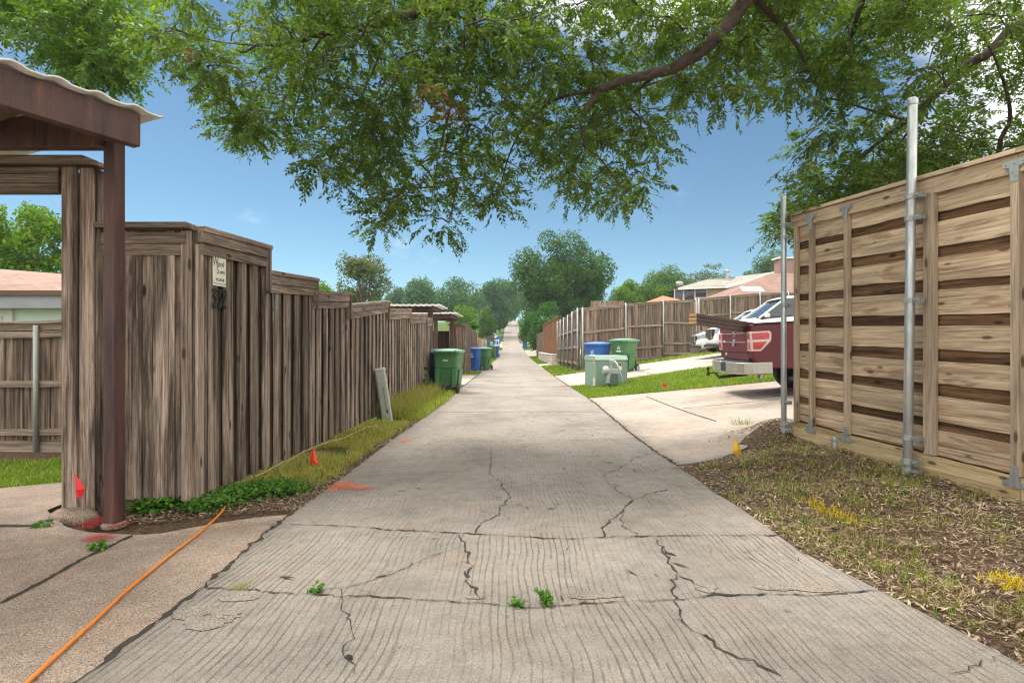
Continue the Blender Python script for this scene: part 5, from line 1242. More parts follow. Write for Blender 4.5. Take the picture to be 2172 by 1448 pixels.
# beige two-storey house behind it
h2 = thing('house', 'beige two-storey house with grey roof and dark windows', 'house', (17.0, 58, Gf(14, 58)))
o = h2.location; Hz = lambda z: EYE+5.05+(z-6.28)*.62-o.z
xa, xb, xm = (1432-1086)/F*55-17+1.0, 10.0, (1508-1086)/F*55-17+.6
q = MB(); q.box(((xa+xb)/2, 1, Hz(6.3)/2), (xb-xa, 8, Hz(6.3))); q.build('wall', M_beige, h2)
roofquads('roof', [[(xa-1.0, -3.9, Hz(6.28)), (xm+.6, -3.9, Hz(6.65)), (xm+3.4, 1.0, Hz(8.6)), (xm+.3, 1.0, Hz(8.4))], [(xm+.6, -3.9, Hz(6.65)), (xm+5.6, -3.2, Hz(8.9)), (xm+3.4, 1.0, Hz(8.9)), (xm+3.4, 1.0, Hz(8.6))], [(xa-1.0, 4.8, Hz(6.2)), (xa-1.0, -3.9, Hz(6.28)), (xm+.3, 1, Hz(8.4))], [(xm+5.5, 4.8, Hz(6.3)), (xa-1, 4.8, Hz(6.2)), (xm+.3, 1.0, Hz(8.4)), (xm+3.4, 1.0, Hz(8.9))]], M_shg, h2)
q = MB(); q.prism([(xm+.6, Hz(6.35)), (xm+5.4, Hz(8.75)), (xm+8.5, Hz(7.2)), (xm+8.5, Hz(6.2))], -3.3, -3.1, 'xz'); q.build('gable', M_beige, h2)
q = MB(); q.beam((xm+.5, -3.95, Hz(6.5)), (xm+5.6, -3.3, Hz(8.82)), .1, .3); q.beam((xm+5.6, -3.3, Hz(8.82)), (xm+8.6, -3.3, Hz(7.5)), .1, .3); q.beam((xa-1.0, -3.95, Hz(6.2)), (xm+.6, -3.95, Hz(6.5)), .08, .18); q.build('fascia', M_trimw, h2)
for (px_, py_, w_, h_) in ((1440, 626, .9, 1.1), (1462, 628, 1.1, 2.0), (1487, 622, 1.2, .9)):
    p_ = at(px_, py_, 54.9); win(h2, (p_.x-o.x, -3.05, p_.z-o.z), w_, h_)
q = MB(); q.lathe([(.2, 0), (.2, 1.0), (.32, 1.0), (.32, 1.15), (.05, 1.25)], (xm+2.2, .3, Hz(8.0)), 10); q.build('roof_vent', M_galv2, h2); q = MB(); q.lathe([(.35, 0), (.4, .25), (.25, .4)], (xm-3.0, -.8, Hz(7.2)), 10); q.build('roof_vent', M_galv2, h2)
# salmon canopy tent
tn = thing('garden_canopy', 'salmon orange pyramid canopy top showing over the brown fence', 'canopy', (8.9, 33.5, Gf(8.9, 33.5)))
o = tn.location; zt_ = EYE+(724-627)/F*33.5-o.z; ze = zt_-.5; w_ = 1.3
q = MB(); q.add([(-w_, -w_, ze), (w_, -w_, ze), (w_, w_, ze), (-w_, w_, ze), (0, 0, zt_)], [(0, 1, 4), (1, 2, 4), (2, 3, 4), (3, 0, 4)]); q.hexa([(-w_, -w_, ze-.2), (w_, -w_, ze-.2), (w_, w_, ze-.2), (-w_, w_, ze-.2), (-w_, -w_, ze-.004), (w_, -w_, ze-.004), (w_, w_, ze-.004), (-w_, w_, ze-.004)]); q.build('canvas_top', M_salmon, tn)
for s in (-1, 1):
    for k in (-1, 1): q = MB(); q.tube([(s*1.25, k*1.25, 0), (s*1.25, k*1.25, ze-.2)], .03, 8); q.build('pole', M_black, tn)
# straw-coloured lattice above the brown fence
la = thing('lattice_screen', 'small straw-coloured slatted screen showing over the brown fence', 'screen', (5.55, 33.0, Gf(5.5, 33)))
q = MB(); zz = EYE+(724-638)/F*33-la.location.z
for k in range(22): q.box((-.95+k*.088, 0, zz/2+.3), (.065, .02, zz-.6))
q.box((0, .025, zz-.12), (1.95, .025, .06)); q.box((0, .025, zz-.9), (1.95, .025, .06)); q.build('slats', W_cream_z, la)

# left far: white pickup with open trailer, covered pool, cars
car('parked_suv', 'distant white vehicle at the left of the alley near the farthest blue cart', (-2.55, 92.5, Gf(-2.5, 92)+.1), R(-60), True, L=5.0)
car('parked_sedan', 'white-roofed car half hidden by the dark green tree on the left', (-4.3, 66, Gf(-4.5, 66)+.1), R(20), False)
car('parked_suv', 'dark-windowed white van roof behind the turquoise cover', (-5.4, 72, Gf(-5.4, 72)+.25), R(10), True)
M_turq = plain('turquoise_tarp', (.02, .42, .55), .5, var=.12, scale=2)
tq = thing('covered_boat', 'turquoise tarp-covered boat behind the ragged picket fence', 'covered boat', (-3.5, 56, Gf(-3.5, 56)))
q = MB(); n = 9
for (ks, r_) in ((0, 0),):
    V_ = [];
    for i in range(n):
        u = -1+2*i/(n-1)
        for j in range(7):
            v = -1+2*j/6; V_.append((u*1.6, v*.9*(1-.5*abs(u)**3), 1.0+.95*(1-abs(v)**1.6*.6)*(1-.35*u*u)-.3*abs(v)))
    q.add(V_, [(i*7+j, (i+1)*7+j, (i+1)*7+j+1, i*7+j+1) for i in range(n-1) for j in range(6)])
tt = q.build('tarp', M_turq, tq, smooth=True, sub=1); q = MB(); q.hexa([(-1.3, -.5, .35), (1.3, -.5, .35), (1.3, .5, .35), (-1.3, .5, .35), (-1.58, -.7, 1.1), (1.58, -.7, 1.1), (1.58, .7, 1.1), (-1.58, .7, 1.1)]); q.build('hull', M_trimw, tq)
q = MB(); wheel(q, (0, -.7, .3), .3, .2, 'y'); wheel(q, (0, .7, .3), .3, .2, 'y'); q.build('wheel', M_tyre, tq)
tl = thing('utility_trailer', 'pale open utility trailer frame beside the far blue cart', 'trailer', (-3.0, 79, Gf(-3, 79)), rz=R(15))
q = MB()
for z in (.75, 1.5):
    for a, b_ in (((-1, -.8), (1, -.8)), ((1, -.8), (1, .8)), ((1, .8), (-1, .8)), ((-1, .8), (-1, -.8))): q.beam((*a, z), (*b_, z), .08, .10)
for a in ((-1, -.8), (1, -.8), (1, .8), (-1, .8), (0, -.8), (0, .8)): q.beam((*a, .7), (*a, 1.55), .07, .07)
q.build('rail_frame', M_trimw, tl); q = MB(); q.box((0, 0, .68), (2.0, 1.6, .08)); q.build('deck', W_mid_x, tl)
for s in (-1, 1): q = MB(); wheel(q, (0, s*.9, .33), .33, .2, 'y'); q.build('wheel', M_tyre, tl)
# brick garage closing the view, a vehicle in it
gb = thing('brick_garage', 'tiny brick garage at the far end of the alley', 'garage', (-2.4, 158, Gf(-2.4, 158)))
q = MB(); q.box((0, 2, 3.3), (3.6, 4, .9)); q.box((1.45, 2, 1.4), (.9, 4, 2.9)); q.box((-1.7, 2, 1.4), (.3, 4, 2.9)); q.box((0, 3.9, 1.5), (3.2, .1, 3)); q.build('wall', plain('garage_brick', (.36, .2, .14), .9, var=.25, scale=3), gb)
roofquads('roof', [[(-2.3, -.5, 3.75), (2.3, -.5, 3.75), (2.3, 2.2, 4.9), (-2.3, 2.2, 4.9)], [(2.3, 4.8, 3.75), (-2.3, 4.8, 3.75), (-2.3, 2.2, 4.9), (2.3, 2.2, 4.9)]], M_shp, gb)
q = MB(); q.box((-.25, .3, 2.75), (2.6, .1, .25)); q.build('lintel', M_trimw, gb)
car('parked_suv', 'tiny dark vehicle standing in the far brick garage', (-2.6, 157.6, Gf(-2.6, 158)), R(-92), True, mat=M_dark)
# ------------------------------------------------------------------ trees and shrubs
def barkmat(name, c):
    m, n, l, b = nodes(name); t = n.new('ShaderNodeTexCoord')
    a = noise(n, l, t.outputs['Object'], 14, 8, .75, .6); r = ramp(n, [(.3, [q*.4 for q in c]), (.5, c), (.72, [q*1.7 for q in c])]); l.new(a.outputs[0], r.inputs[0])
    l.new(r.outputs[0], b.inputs['Base Color']); b.inputs['Roughness'].default_value = .9; bump(n, l, a.outputs[0], .9, .02, b); return m
M_bark = barkmat('brown_bark', (.075, .052, .042)); M_barkg = barkmat('grey_bark', (.12, .10, .08))
import functools
def leaf_faces(P, Nrm, size, rr, asp=.55):
    """pointed leaf-like quads: P centres, Nrm rough normals"""
    n = len(P); N_ = Nrm+rr.normal(0, .75, (n, 3)); N_ /= np.linalg.norm(N_, axis=1)[:, None]+1e-9
    U = np.cross(N_, rr.normal(0, 1, (n, 3))); U /= np.linalg.norm(U, axis=1)[:, None]+1e-9; W_ = np.cross(N_, U)
    s = (size*rr.uniform(.6, 1.35, n))[:, None]
    V = np.stack([P-U*s*.5, P+W_*s*asp*.5+U*s*.05, P+U*s*.5, P-W_*s*asp*.5+U*s*.05], 1).reshape(-1, 3)
    return V, np.arange(4*n).reshape(n, 4)
def tree(name, label, x, y, zbase, ztop, width, mat, n=7000, leaf=.25, lobes=16, seed=0, low=.25, bark=None, cat='tree', group=None, top=1.0, gap=0.0, depth=None, lr=(.20, .34), trunk=True, shape='round'):
    rr = np.random.default_rng(seed+1000); t = thing(name, label, cat, (x, y, zbase), group=group)
    H = ztop-zbase; c0 = H*low; hc = (H-c0)/2; D = depth or width
    C, Rd = [], []
    for i in range(lobes):
        for _ in range(30):
            p = rr.uniform(-1, 1, 3)
            if np.linalg.norm(p) < 1: break
        k = lr[0]+(lr[1]-lr[0])*rr.random()
        zf = (p[2]+1)/2
        wid = 1.0
        if shape == 'cone': wid = 1.05-.75*zf
        if shape == 'vase': wid = .6+.5*zf
        if shape == 'round': wid = 1.0
        r = k*min(width, H-c0)
        C.append((p[0]*(width/2-r*.75)*wid, p[1]*(D/2-r*.75)*wid, c0+hc+p[2]*(hc-r*.8))); Rd.append(r)
    C, Rd = np.array(C), np.array(Rd)
    # trunk and limbs
    if trunk:
        q = MB(); q.tube([(0, 0, -.2), (.03*H*rr.normal()*.3, .02*H*rr.normal()*.3, c0*.6+.1), (0, 0, c0+hc*.6)], [.028*H*.9, .022*H*.8, .01*H], 8); q.build('trunk', bark or M_barkg, t)
        q = MB()
        for i in range(min(lobes, 14)):
            s_ = Vector((0, 0, c0*.7+hc*.4*rr.random())); e_ = Vector(C[i]); m_ = (s_+e_)/2+Vector((0, 0, .05*H)); q.tube([s_, m_, e_], [.010*H, .007*H, .002*H], 5, caps=False)
        q.build('limbs', bark or M_barkg, t)
    w = Rd**2; w = w/w.sum(); k = rr.choice(lobes, n, p=w); d = rr.normal(0, 1, (n, 3)); d[:, 2] += .15; d /= np.linalg.norm(d, axis=1)[:, None]
    rad = Rd[k]*(1-np.abs(rr.normal(0, .22, n))).clip(.25, 1.12)
    nz = np.sin(d[:, 0]*7+k)*np.sin(d[:, 1]*6+2*k)*np.sin(d[:, 2]*7+3*k); rad *= 1+.28*nz
    P = C[k]+d*rad[:, None]
    if gap: keep = vnoise(P[:, 0]+P[:, 1]*.6, P[:, 2]-P[:, 1]*.4, 2.2/(width**.5), seed+5) > gap; P, d = P[keep], d[keep]
    V, Q_ = leaf_faces(P, d+np.array([0, 0, .35]), leaf, rr); mesh_np('crown', V, Q_, mat, t)
    return t
L_dark = leafmat('dark_leaf', (.03, .075, .014), (.06, .125, .022), (.11, .19, .03), trans=.3, spec=.08, rough=.7)
L_mid = leafmat('mid_leaf', (.05, .10, .018), (.085, .165, .026), (.14, .23, .036), trans=.35, spec=.08, rough=.7)
L_haze = leafmat('blue_green_leaf', (.045, .10, .04), (.08, .155, .06), (.11, .19, .08), trans=.3, spec=.08, rough=.7)  # bluish cast of distance haze put into the leaf colour
L_yel = leafmat('yellow_green_leaf', (.06, .13, .012), (.12, .22, .018), (.22, .30, .03), trans=.4, spec=.08, rough=.7)
L_pale = leafmat('pale_olive_leaf', (.06, .085, .028), (.11, .14, .05), (.19, .20, .09), trans=.35, spec=.08, rough=.7)
L_shrub = leafmat('shrub_leaf', (.025, .09, .016), (.05, .15, .022), (.16, .24, .05), trans=.35, spec=.08, rough=.7)
def ptree(name, label, pxc, ytop, ybot, wpx, d, mat, **k):
    """tree standing at distance d whose crown spans the given photo columns and rows"""
    x = (pxc-1086)*d/F; zg = Gf(x, d); ztop = EYE+(724-ytop)*d/F; zlow = EYE+(724-ybot)*d/F
    k.setdefault('low', max(.05, min(.6, (zlow-zg)/(ztop-zg))))
    return tree(name, label, x, d, zg, ztop, wpx*d/F, mat, **k)
ptree('broadleaf_tree', 'big round dense green tree right of the alley in the middle distance', 1198, 484, 690, 235, 62, L_dark, n=42000, leaf=.26, lobes=46, seed=1, lr=(.09, .22), depth=10, gap=.16)
ptree('broadleaf_tree', 'loose pale olive tree above the stepped fence on the left', 772, 526, 665, 135, 46, L_pale, n=9000, leaf=.20, lobes=22, seed=2, gap=.22, lr=(.12, .24))
ptree('bushy_tree', 'bright green low tree left of the pale olive tree', 690, 590, 680, 75, 40, L_yel, n=4000, leaf=.18, lobes=12, seed=3)
ptree('broadleaf_tree', 'rounded blue-green tree right of the pale olive tree', 884, 588, 690, 95, 88, L_haze, n=7000, leaf=.34, lobes=16, seed=4)
ptree('broadleaf_tree', 'wide spiky-topped distant tree behind the white carport roofs', 968, 586, 700, 130, 96, L_haze, n=9000, leaf=.36, lobes=26, seed=5, lr=(.12, .22))
ptree('broadleaf_tree', 'tall blue-green tree left of the alley end', 1050, 578, 705, 80, 104, L_haze, n=9500, leaf=.36, lobes=24, seed=6, lr=(.14, .26), low=.04)
ptree('bushy_tree', 'vivid yellow-green tree behind the lower carport roof', 984, 634, 720, 66, 60, L_yel, n=5200, leaf=.19, lobes=16, seed=7, low=.05)
ptree('bushy_tree', 'dark grey-green tree right of the vivid yellow-green one', 1030, 630, 715, 46, 68, L_mid, n=6000, leaf=.2, lobes=16, seed=8, low=.03)
ptree('broadleaf_tree', 'dark tree closing the alley right of the brick garage', 1092, 610, 712, 52, 168, L_haze, n=6000, leaf=.5, lobes=16, seed=9)
ptree('broadleaf_tree', 'hazy tree behind the brick garage roof', 1062, 620, 715, 50, 176, L_haze, n=5000, leaf=.5, lobes=14, seed=10)
ptree('shrub', 'tall light-tipped green shrub over the orange-brown fence', 1160, 630, 720, 78, 56, L_shrub, n=6500, leaf=.17, lobes=22, seed=11, cat='shrub', lr=(.13, .24), trunk=False, low=.15)
ptree('shrub', 'yellowish shrub at the right edge of the far alley', 1118, 650, 725, 46, 70, L_shrub, n=4200, leaf=.2, lobes=14, seed=12, cat='shrub', trunk=False, low=.1)
ptree('shrub', 'dark bushy shrub behind the short grey fence', 1140, 684, 730, 60, 60, L_dark, n=4000, leaf=.17, lobes=12, seed=13, cat='shrub', trunk=False, low=.1)
ptree('shrub', 'dry tan bush beside the short grey fence', 1136, 705, 750, 16, 60, leafmat('dry_leaf', (.16, .10, .05), (.28, .19, .10), (.38, .29, .16)), n=1500, leaf=.12, lobes=7, seed=14, cat='shrub', trunk=False, low=.05)
ptree('bushy_tree', 'small yellow-green tree right of the big round tree', 1330, 577, 660, 42, 70, L_yel, n=3500, leaf=.22, lobes=12, seed=15)
ptree('bushy_tree', 'yellow-tinged low tree at the right foot of the big round tree', 1322, 602, 670, 50, 64, L_yel, n=3500, leaf=.2, lobes=12, seed=35)
ptree('bushy_tree', 'olive green bushy tree behind the salmon canopy', 1378, 600, 672, 125, 58, L_mid, n=8000, leaf=.19, lobes=24, seed=16, lr=(.14, .25))
ptree('broadleaf_tree', 'rounded green tree over the salmon canopy', 1408, 562, 650, 96, 92, L_mid, n=8000, leaf=.3, lobes=20, seed=17)
ptree('broadleaf_tree', 'grey-green open tree behind the beige house roof', 1494, 556, 650, 115, 95, L_pale, n=7000, leaf=.28, lobes=22, seed=18, lr=(.1, .22), gap=.2)
ptree('broadleaf_tree', 'hazy tree behind the chimney of the red-brown house', 1628, 526, 620, 90, 84, L_haze, n=7000, leaf=.26, lobes=22, seed=19, lr=(.1, .22), gap=.2)
ptree('broadleaf_tree', 'light green tree behind the pale mint house', 68, 432, 625, 230, 24, L_yel, n=12000, leaf=.17, lobes=34, seed=20, lr=(.10, .2), gap=.27)
ptree('bushy_tree', 'leafy green bush behind the gate post and steel post', 228, 452, 520, 50, 20, L_mid, n=2500, leaf=.12, lobes=10, seed=21)
# the band of trees closing the view, each with its own crown
band = [(1060,655,34,112,'L_mid'),(1044,662,30,98,'L_blue'),(842,606,70,120,'L_blue'),(905,600,70,112,'L_mid'),(1000,596,80,128,'L_blue'),(1075,592,60,130,'L_mid'),(1125,600,70,118,'L_blue'),(1250,600,90,108,'L_mid'),(1345,596,80,100,'L_blue'),(1395,580,90,118,'L_mid'),(1450,572,80,112,'L_blue'),(1545,566,80,108,'L_mid'),(1590,560,70,100,'L_blue'),(1310,606,70,125,'L_blue'),(640,612,70,90,'L_mid'),(740,604,90,96,'L_blue'),(800,612,70,100,'L_mid')]
looks = ['low green bushes at the left edge of the alley top','low bluish bush beside the farthest blue cart','low hazy tree beyond the left carport roofs','soft green tree just left of the spiky-topped one','bluish tree behind the vivid yellow-green one','narrow green tree over the brick garage','bluish tree behind the left side of the big round tree','green tree showing right of the big round tree trunk','bluish tree above the straw-coloured screen','green tree crown rising over the salmon canopy, far one','bluish crown over the left eave of the beige house','green crown over the ridge of the beige house','bluish crown between beige house ridge and chimney','farthest bluish tree by the small yellow-green tree','hazy low tree at the first step of the left fence','bluish tree behind the pale olive tree','green tree at the right foot of the pale olive tree']
for i, ((a_, b_, w_, d_, m_), lb) in enumerate(zip(band, looks)):
    ptree('background_tree', lb, a_, b_, 700, w_, d_, {'L_blue': L_haze, 'L_mid': L_mid}[m_], n=5500, leaf=.40, lobes=20, seed=60+i, lr=(.12, .26), low=.03, group='trees closing the far view')
# small leafy plant by the far picket fence and tall weeds by the near cart
ptree('shrub', 'leafy sapling growing through the slanting picket fence', 1005, 680, 718, 26, 40, L_shrub, n=700, leaf=.16, lobes=7, seed=22, cat='shrub', trunk=True, lr=(.15, .3))
ptree('tall_weed', 'tall leafy weed growing up the end of the stepped fence', 905, 762, 815, 18, 13.6, L_shrub, n=520, leaf=.05, lobes=16, seed=23, cat='weed', trunk=True, low=.05, lr=(.10, .2))

# ------------------------------------------------------------------ the tree overhanging the alley
L_can = leafmat('elm_leaf', (.05, .09, .022), (.095, .15, .032), (.17, .23, .05), trans=.58, rough=.5, spec=.3)
L_can2 = leafmat('light_elm_leaf', (.05, .11, .013), (.09, .17, .02), (.17, .27, .03), trans=.5)
L_brown = leafmat('withered_leaf', (.10, .055, .015), (.20, .12, .03), (.30, .2, .06), trans=.4)
def inpoly(P, poly):
    x, y = P[:, 0], P[:, 1]; r = np.zeros(len(P), bool); j = len(poly)-1
    for i in range(len(poly)):
        xi, yi = poly[i]; xj, yj = poly[j]
        r ^= ((yi > y) != (yj > y)) & (x < (xj-xi)*(y-yi)/(yj-yi+1e-9)+xi); j = i
    return r
def sprays(O, U, rr, L=.26, k=13, leaf=.058):
    """feathery twigs: alternate leaflets along a drooping stem; returns leaf faces and stem tubes"""
    n = len(O); U = U/np.linalg.norm(U, axis=1)[:, None]; Ls = L*rr.uniform(.6, 1.25, n)
    side = np.cross(U, np.array([0, 0, 1.])+rr.normal(0, .35, (n, 3))); side /= np.linalg.norm(side, axis=1)[:, None]+1e-9
    up = np.cross(side, U); V = []
    tt = np.linspace(.12, 1, k)
    for j, f in enumerate(tt):
        sg = 1 if j % 2 else -1
        if j == k-1: sg = 0
        B = O+U*(Ls*f)[:, None]-np.array([0, 0, 1.])*(Ls*.15*f*f)[:, None]
        D = side*(sg*rr.uniform(.6, 1, n))[:, None]+U*rr.uniform(.35, .8, n)[:, None]+up*rr.normal(0, .3, n)[:, None]-np.array([0, 0, .25])
        D /= np.linalg.norm(D, axis=1)[:, None]; W_ = np.cross(D, up+rr.normal(0, .45, (n, 3))); W_ /= np.linalg.norm(W_, axis=1)[:, None]+1e-9
        l_ = (leaf*rr.uniform(.7, 1.25, n)*(.75+.5*math.sin(math.pi*f)))[:, None]; h_ = np.cross(W_, D)*l_*.06
        V.append(np.stack([B, B+D*l_*.45+W_*l_*.21+h_, B+D*l_, B+D*l_*.45-W_*l_*.21+h_], 1))
    V = np.stack(V, 1).reshape(-1, 3); Q_ = np.arange(len(V)).reshape(-1, 4)
    # stems: thin three-sided strips
    S = []; pts = [O+U*(Ls*f)[:, None]-np.array([0, 0, 1.])*(Ls*.15*f*f)[:, None] for f in (0, .5, 1)]
    for a, b_ in zip(pts[:-1], pts[1:]):
        for w_ in (side, up): S.append(np.stack([a-w_*.0018, a+w_*.0018, b_+w_*.0012, b_-w_*.0012], 1))
    S = np.concatenate(S).reshape(-1, 3)
    return V, Q_, S, np.arange(len(S)).reshape(-1, 4)
def canopy(t, polys, mat, limbs, seed, spray_per=15, rad=.36, bark=M_bark, leaf=.058, fill=1.0, holes=(), extra_mat=None, extra=(), L=.26, more=()):
    rr = np.random.default_rng(seed); CC = []
    for poly, (d0, d1), nn, slope in polys:
        bb = np.array(poly); lo, hi = bb.min(0), bb.max(0); got = []; tries = 0
        while len(got) < nn and tries < 60000:
            tries += 1; p = rr.uniform(lo, hi)
            if not inpoly(p[None], poly)[0]: continue
            if any((p[0]-hx)**2/rx**2+(p[1]-hy)**2/ry_**2 < 1 for hx, hy, rx, ry_ in holes): continue
            got.append((*p, d0+(d1-d0)*rr.random()+slope*(p[1]-lo[1])/(hi[1]-lo[1])))
        CC += [at(*q) for q in got]
    CC = np.array([tuple(c) for c in CC]+list(more))
    # limb skeleton: sampled points with radii; each leaf cluster is fed by a thin branch from the nearest one
    LP = []
    q = MB()
    for pts, r0, r1 in limbs:
        P = [Vector(p) for p in pts]; m_ = len(P)
        # smooth
        fine = []
        for i in range(m_-1):
            a, b_, c, d = P[max(i-1, 0)], P[i], P[i+1], P[min(i+2, m_-1)]
            for f in np.linspace(0, 1, 5, endpoint=False):
                f = float(f); fine.append(.5*((2*b_)+(-a+c)*f+(2*a-5*b_+4*c-d)*f*f+(-a+3*b_-3*c+d)*f**3))
        fine.append(P[-1]); k_ = len(fine)
        for i in range(1, k_-1): fine[i] += Vector(rr.normal(0, r0*.09, 3))
        rs = [r0+(r1-r0)*i/(k_-1) for i in range(k_)]
        q.tube(fine, rs, 9); LP += [(f_, r_) for f_, r_ in zip(fine, rs)]
    q.build('limbs', bark, t, smooth=True)
    LPa = np.array([tuple(p) for p, _ in LP]); tw = MB(); O, U = [], []
    order = np.argsort([np.min(np.linalg.norm(LPa-c, axis=1)) for c in CC]); nodes_ = list(LPa); 
    for ci in order:
        c = CC[ci]; A_ = np.array(nodes_); dd = np.linalg.norm(A_-c, axis=1)+.5*np.clip(c[2]-A_[:, 2], 0, None)
        s_ = Vector(A_[int(np.argmin(dd))]); e_ = Vector(c); ln = (e_-s_).length
        if ln < 1.6:
            m1 = s_.lerp(e_, .4)+Vector(rr.normal(0, .05*ln, 3))+Vector((0, 0, .12*ln)); m2 = s_.lerp(e_, .75)+Vector(rr.normal(0, .04*ln, 3))+Vector((0, 0, .08*ln))
            r_ = .006+.006*min(1, ln); tw.tube([s_, m1, m2, e_], [r_*1.2, r_, r_*.75, r_*.45], 5, caps=False)
            nodes_ += [tuple(m1), tuple(m2), tuple(e_)]
        n_ = max(4, int(spray_per*rr.uniform(.6, 1.4))); dv_ = rr.normal(0, 1, (n_, 3)); dv_[:, 2] = dv_[:, 2]*.7-.15; dv_ /= np.linalg.norm(dv_, axis=1)[:, None]
        O.append(c+dv_*rad*rr.uniform(.0, .75, n_)[:, None]); U.append(dv_+np.array([0, 0, -.15])+.25*(np.array(c)-np.array(s_))/(ln+.1))
    tw.build('branches', bark, t, smooth=True)
    O, U = np.concatenate(O), np.concatenate(U)
    V, Q_, S, SQ = sprays(O, U, rr, leaf=leaf, L=L)
    mi_ = np.zeros(len(Q_), np.int32); mats = [mat]
    if extra:
        mats.append(extra_mat)
        pr = V[Q_[:, 0]]; px_ = 1086+pr[:, 0]/pr[:, 1]*F; py_ = 724-(pr[:, 2]-EYE)/pr[:, 1]*F
        for (ex, ey, er) in extra:
            hit = ((px_-ex)**2+(py_-ey)**2 < er**2) & (rr.random(len(pr)) < .6); mi_[hit] = 1
    mats.append(bark); mi_ = np.r_[mi_, np.full(len(SQ), len(mats)-1, np.int32)]
    mesh_np('crown', np.concatenate([V, S]), np.concatenate([Q_, SQ+len(V)]), mats, t, mi=mi_)
    return len(Q_)
A3 = lambda L: [at(*q) for q in L]
ov = thing('overhanging_tree', 'large leafy tree reaching over the alley from the right with drooping branches', 'tree', (6.2, 5.6, Gf(6.2, 5.6)))
ov.location = (0, 0, 0)
q = MB(); q.tube([(6.7, 5.6, Gf(6.7, 5.6)-.2), (6.65, 5.6, 1.8), (6.4, 5.6, 3.2), (5.5, 5.5, 4.4)], [.30, .25, .22, .17], 14); q.build('trunk', M_bark, ov, smooth=True)
limbs = [
 ([(5.5, 5.5, 4.4), (4.4, 5.3, 5.3), (3.4, 5.3, 5.0)]+A3([(1590,-10,5.3)]), .15, .09),
 (A3([(1590,-10,5.3),(1515,85,5.4),(1455,130,5.5),(1395,155,5.6),(1330,170,5.7),(1270,190,5.8),(1235,196,5.9)]), .075, .026),
 (A3([(1270,190,5.8),(1248,225,5.8),(1232,262,5.9),(1240,310,5.9)]), .03, .012),
 (A3([(1400,155,5.6),(1330,215,6.2),(1360,260,6.5),(1330,330,6.7)]), .018, .008),
 ([(4.4, 5.3, 5.3), (2.6, 6.2, 6.0)]+A3([(1100,-40,6.2),(985,5,6.2),(905,22,6.2),(830,42,6.2),(760,58,6.2),(690,72,6.2),(620,90,6.2),(555,98,6.2),(505,112,6.2)]), .09, .008),
 (A3([(690,72,6.2),(660,115,6.3),(640,190,6.4)]), .016, .006), (A3([(555,98,6.2),(470,90,6.2),(380,70,6.2),(300,62,6.1)]), .008, .004), (A3([(505,112,6.2),(450,150,6.1),(400,195,6.1)]), .006, .003),
 (A3([(1000,10,6.2),(1010,90,6.5),(985,150,6.8),(955,230,7.0),(930,330,7.2),(915,430,7.3)]), .025, .006),
 (A3([(1235,196,5.9),(1170,215,6.3),(1110,270,6.8),(1080,330,7.0),(1060,400,7.2)]), .02, .006),
 (A3([(830,42,6.2),(800,130,6.6),(770,200,6.8),(745,300,7.0),(760,390,7.1)]), .018, .005),
 ([(6.5, 5.6, 2.6), (5.6, 5.9, 3.3)]+A3([(2172,62,6.4),(2100,110,6.5),(2045,145,6.6),(1985,200,6.7),(1925,255,6.8),(1880,290,7.0),(1830,330,7.2),(1770,400,7.3),(1720,450,7.4)]), .075, .008),
 ([(6.65, 5.6, 1.8)]+A3([(2150,420,6.6),(2120,312,6.5),(2143,250,6.4),(2128,170,6.3),(2090,80,6.3)]), .034, .012),
 ([(5.5, 5.5, 4.4), (4.6, 3.4, 5.6), (2.6, 1.2, 6.2), (.6, -.8, 6.4), (-1.5, -2, 6.2)], .12, .02), ([(4.4, 5.3, 5.3), (1.5, 3.6, 6.2), (-1.2, 2.4, 6.3), (-3.4, 1.2, 6.0)], .08, .02),
 (A3([(1925,255,6.8),(1850,235,6.9),(1760,210,7.0),(1690,230,7.1)]), .02, .006), (A3([(1985,200,6.7),(1890,330,7.0),(1850,390,7.2)]), .018, .006),
 (A3([(1590,-10,5.3),(1680,80,5.9),(1720,160,6.3)]), .035, .01), ([(4.4, 5.3, 5.3)]+A3([(1850,-30,5.8),(1800,90,6.2),(1700,180,6.6)]), .05, .008),
]
main_poly = [(330,20),(520,-60),(1000,-80),(1500,-80),(1750,-60),(1750,120),(1690,215),(1640,205),(1575,250),(1520,225),(1450,225),(1430,285),(1385,300),(1420,360),(1410,390),(1360,385),(1330,425),(1270,420),(1180,420),(1080,425),(985,425),(965,470),(930,485),(850,490),(775,475),(770,420),(720,395),(660,340),(600,305),(560,300),(500,290),(455,240),(465,190),(420,190),(390,150),(345,100),(300,60)]
right_poly = [(1560,-60),(1760,-60),(2280,-80),(2280,330),(2100,370),(1950,400),(1780,430),(1700,430),(1720,380),(1690,310),(1740,255),(1700,205),(1620,190),(1560,150)]
low_right = [(1690,430),(1720,360),(1850,330),(1990,320),(2110,310),(2110,350),(1900,390),(1740,435),(1670,510),(1640,500)]
holes = [(1480,215,35,25), (1040,255,26,22), (590,10,40,30), (1000,205,20,20), (1080,310,28,22), (2150,250,40,60), (430,60,40,40), (880,300,25,16), (1270,340,26,20), (690,240,24,18), (345,185,45,50), (440,40,60,42), (1180,60,34,26), (1330,110,40,22), (760,150,26,18), (1120,170,24,30), (1650,120,30,30), (1950,120,34,26), (1760,330,24,22)]
rq = np.random.default_rng(77)
above = [(rq.uniform(-5.0, 6.0), rq.uniform(-3.0, 5.0), 0) for _ in range(330)]  # unseen leaf clusters overhead, added to shade the near road
above = [(x, y, max(EYE+.72*max(y, 0)+1.0, rq.uniform(4.6, 7.4))) for x, y, _ in above]
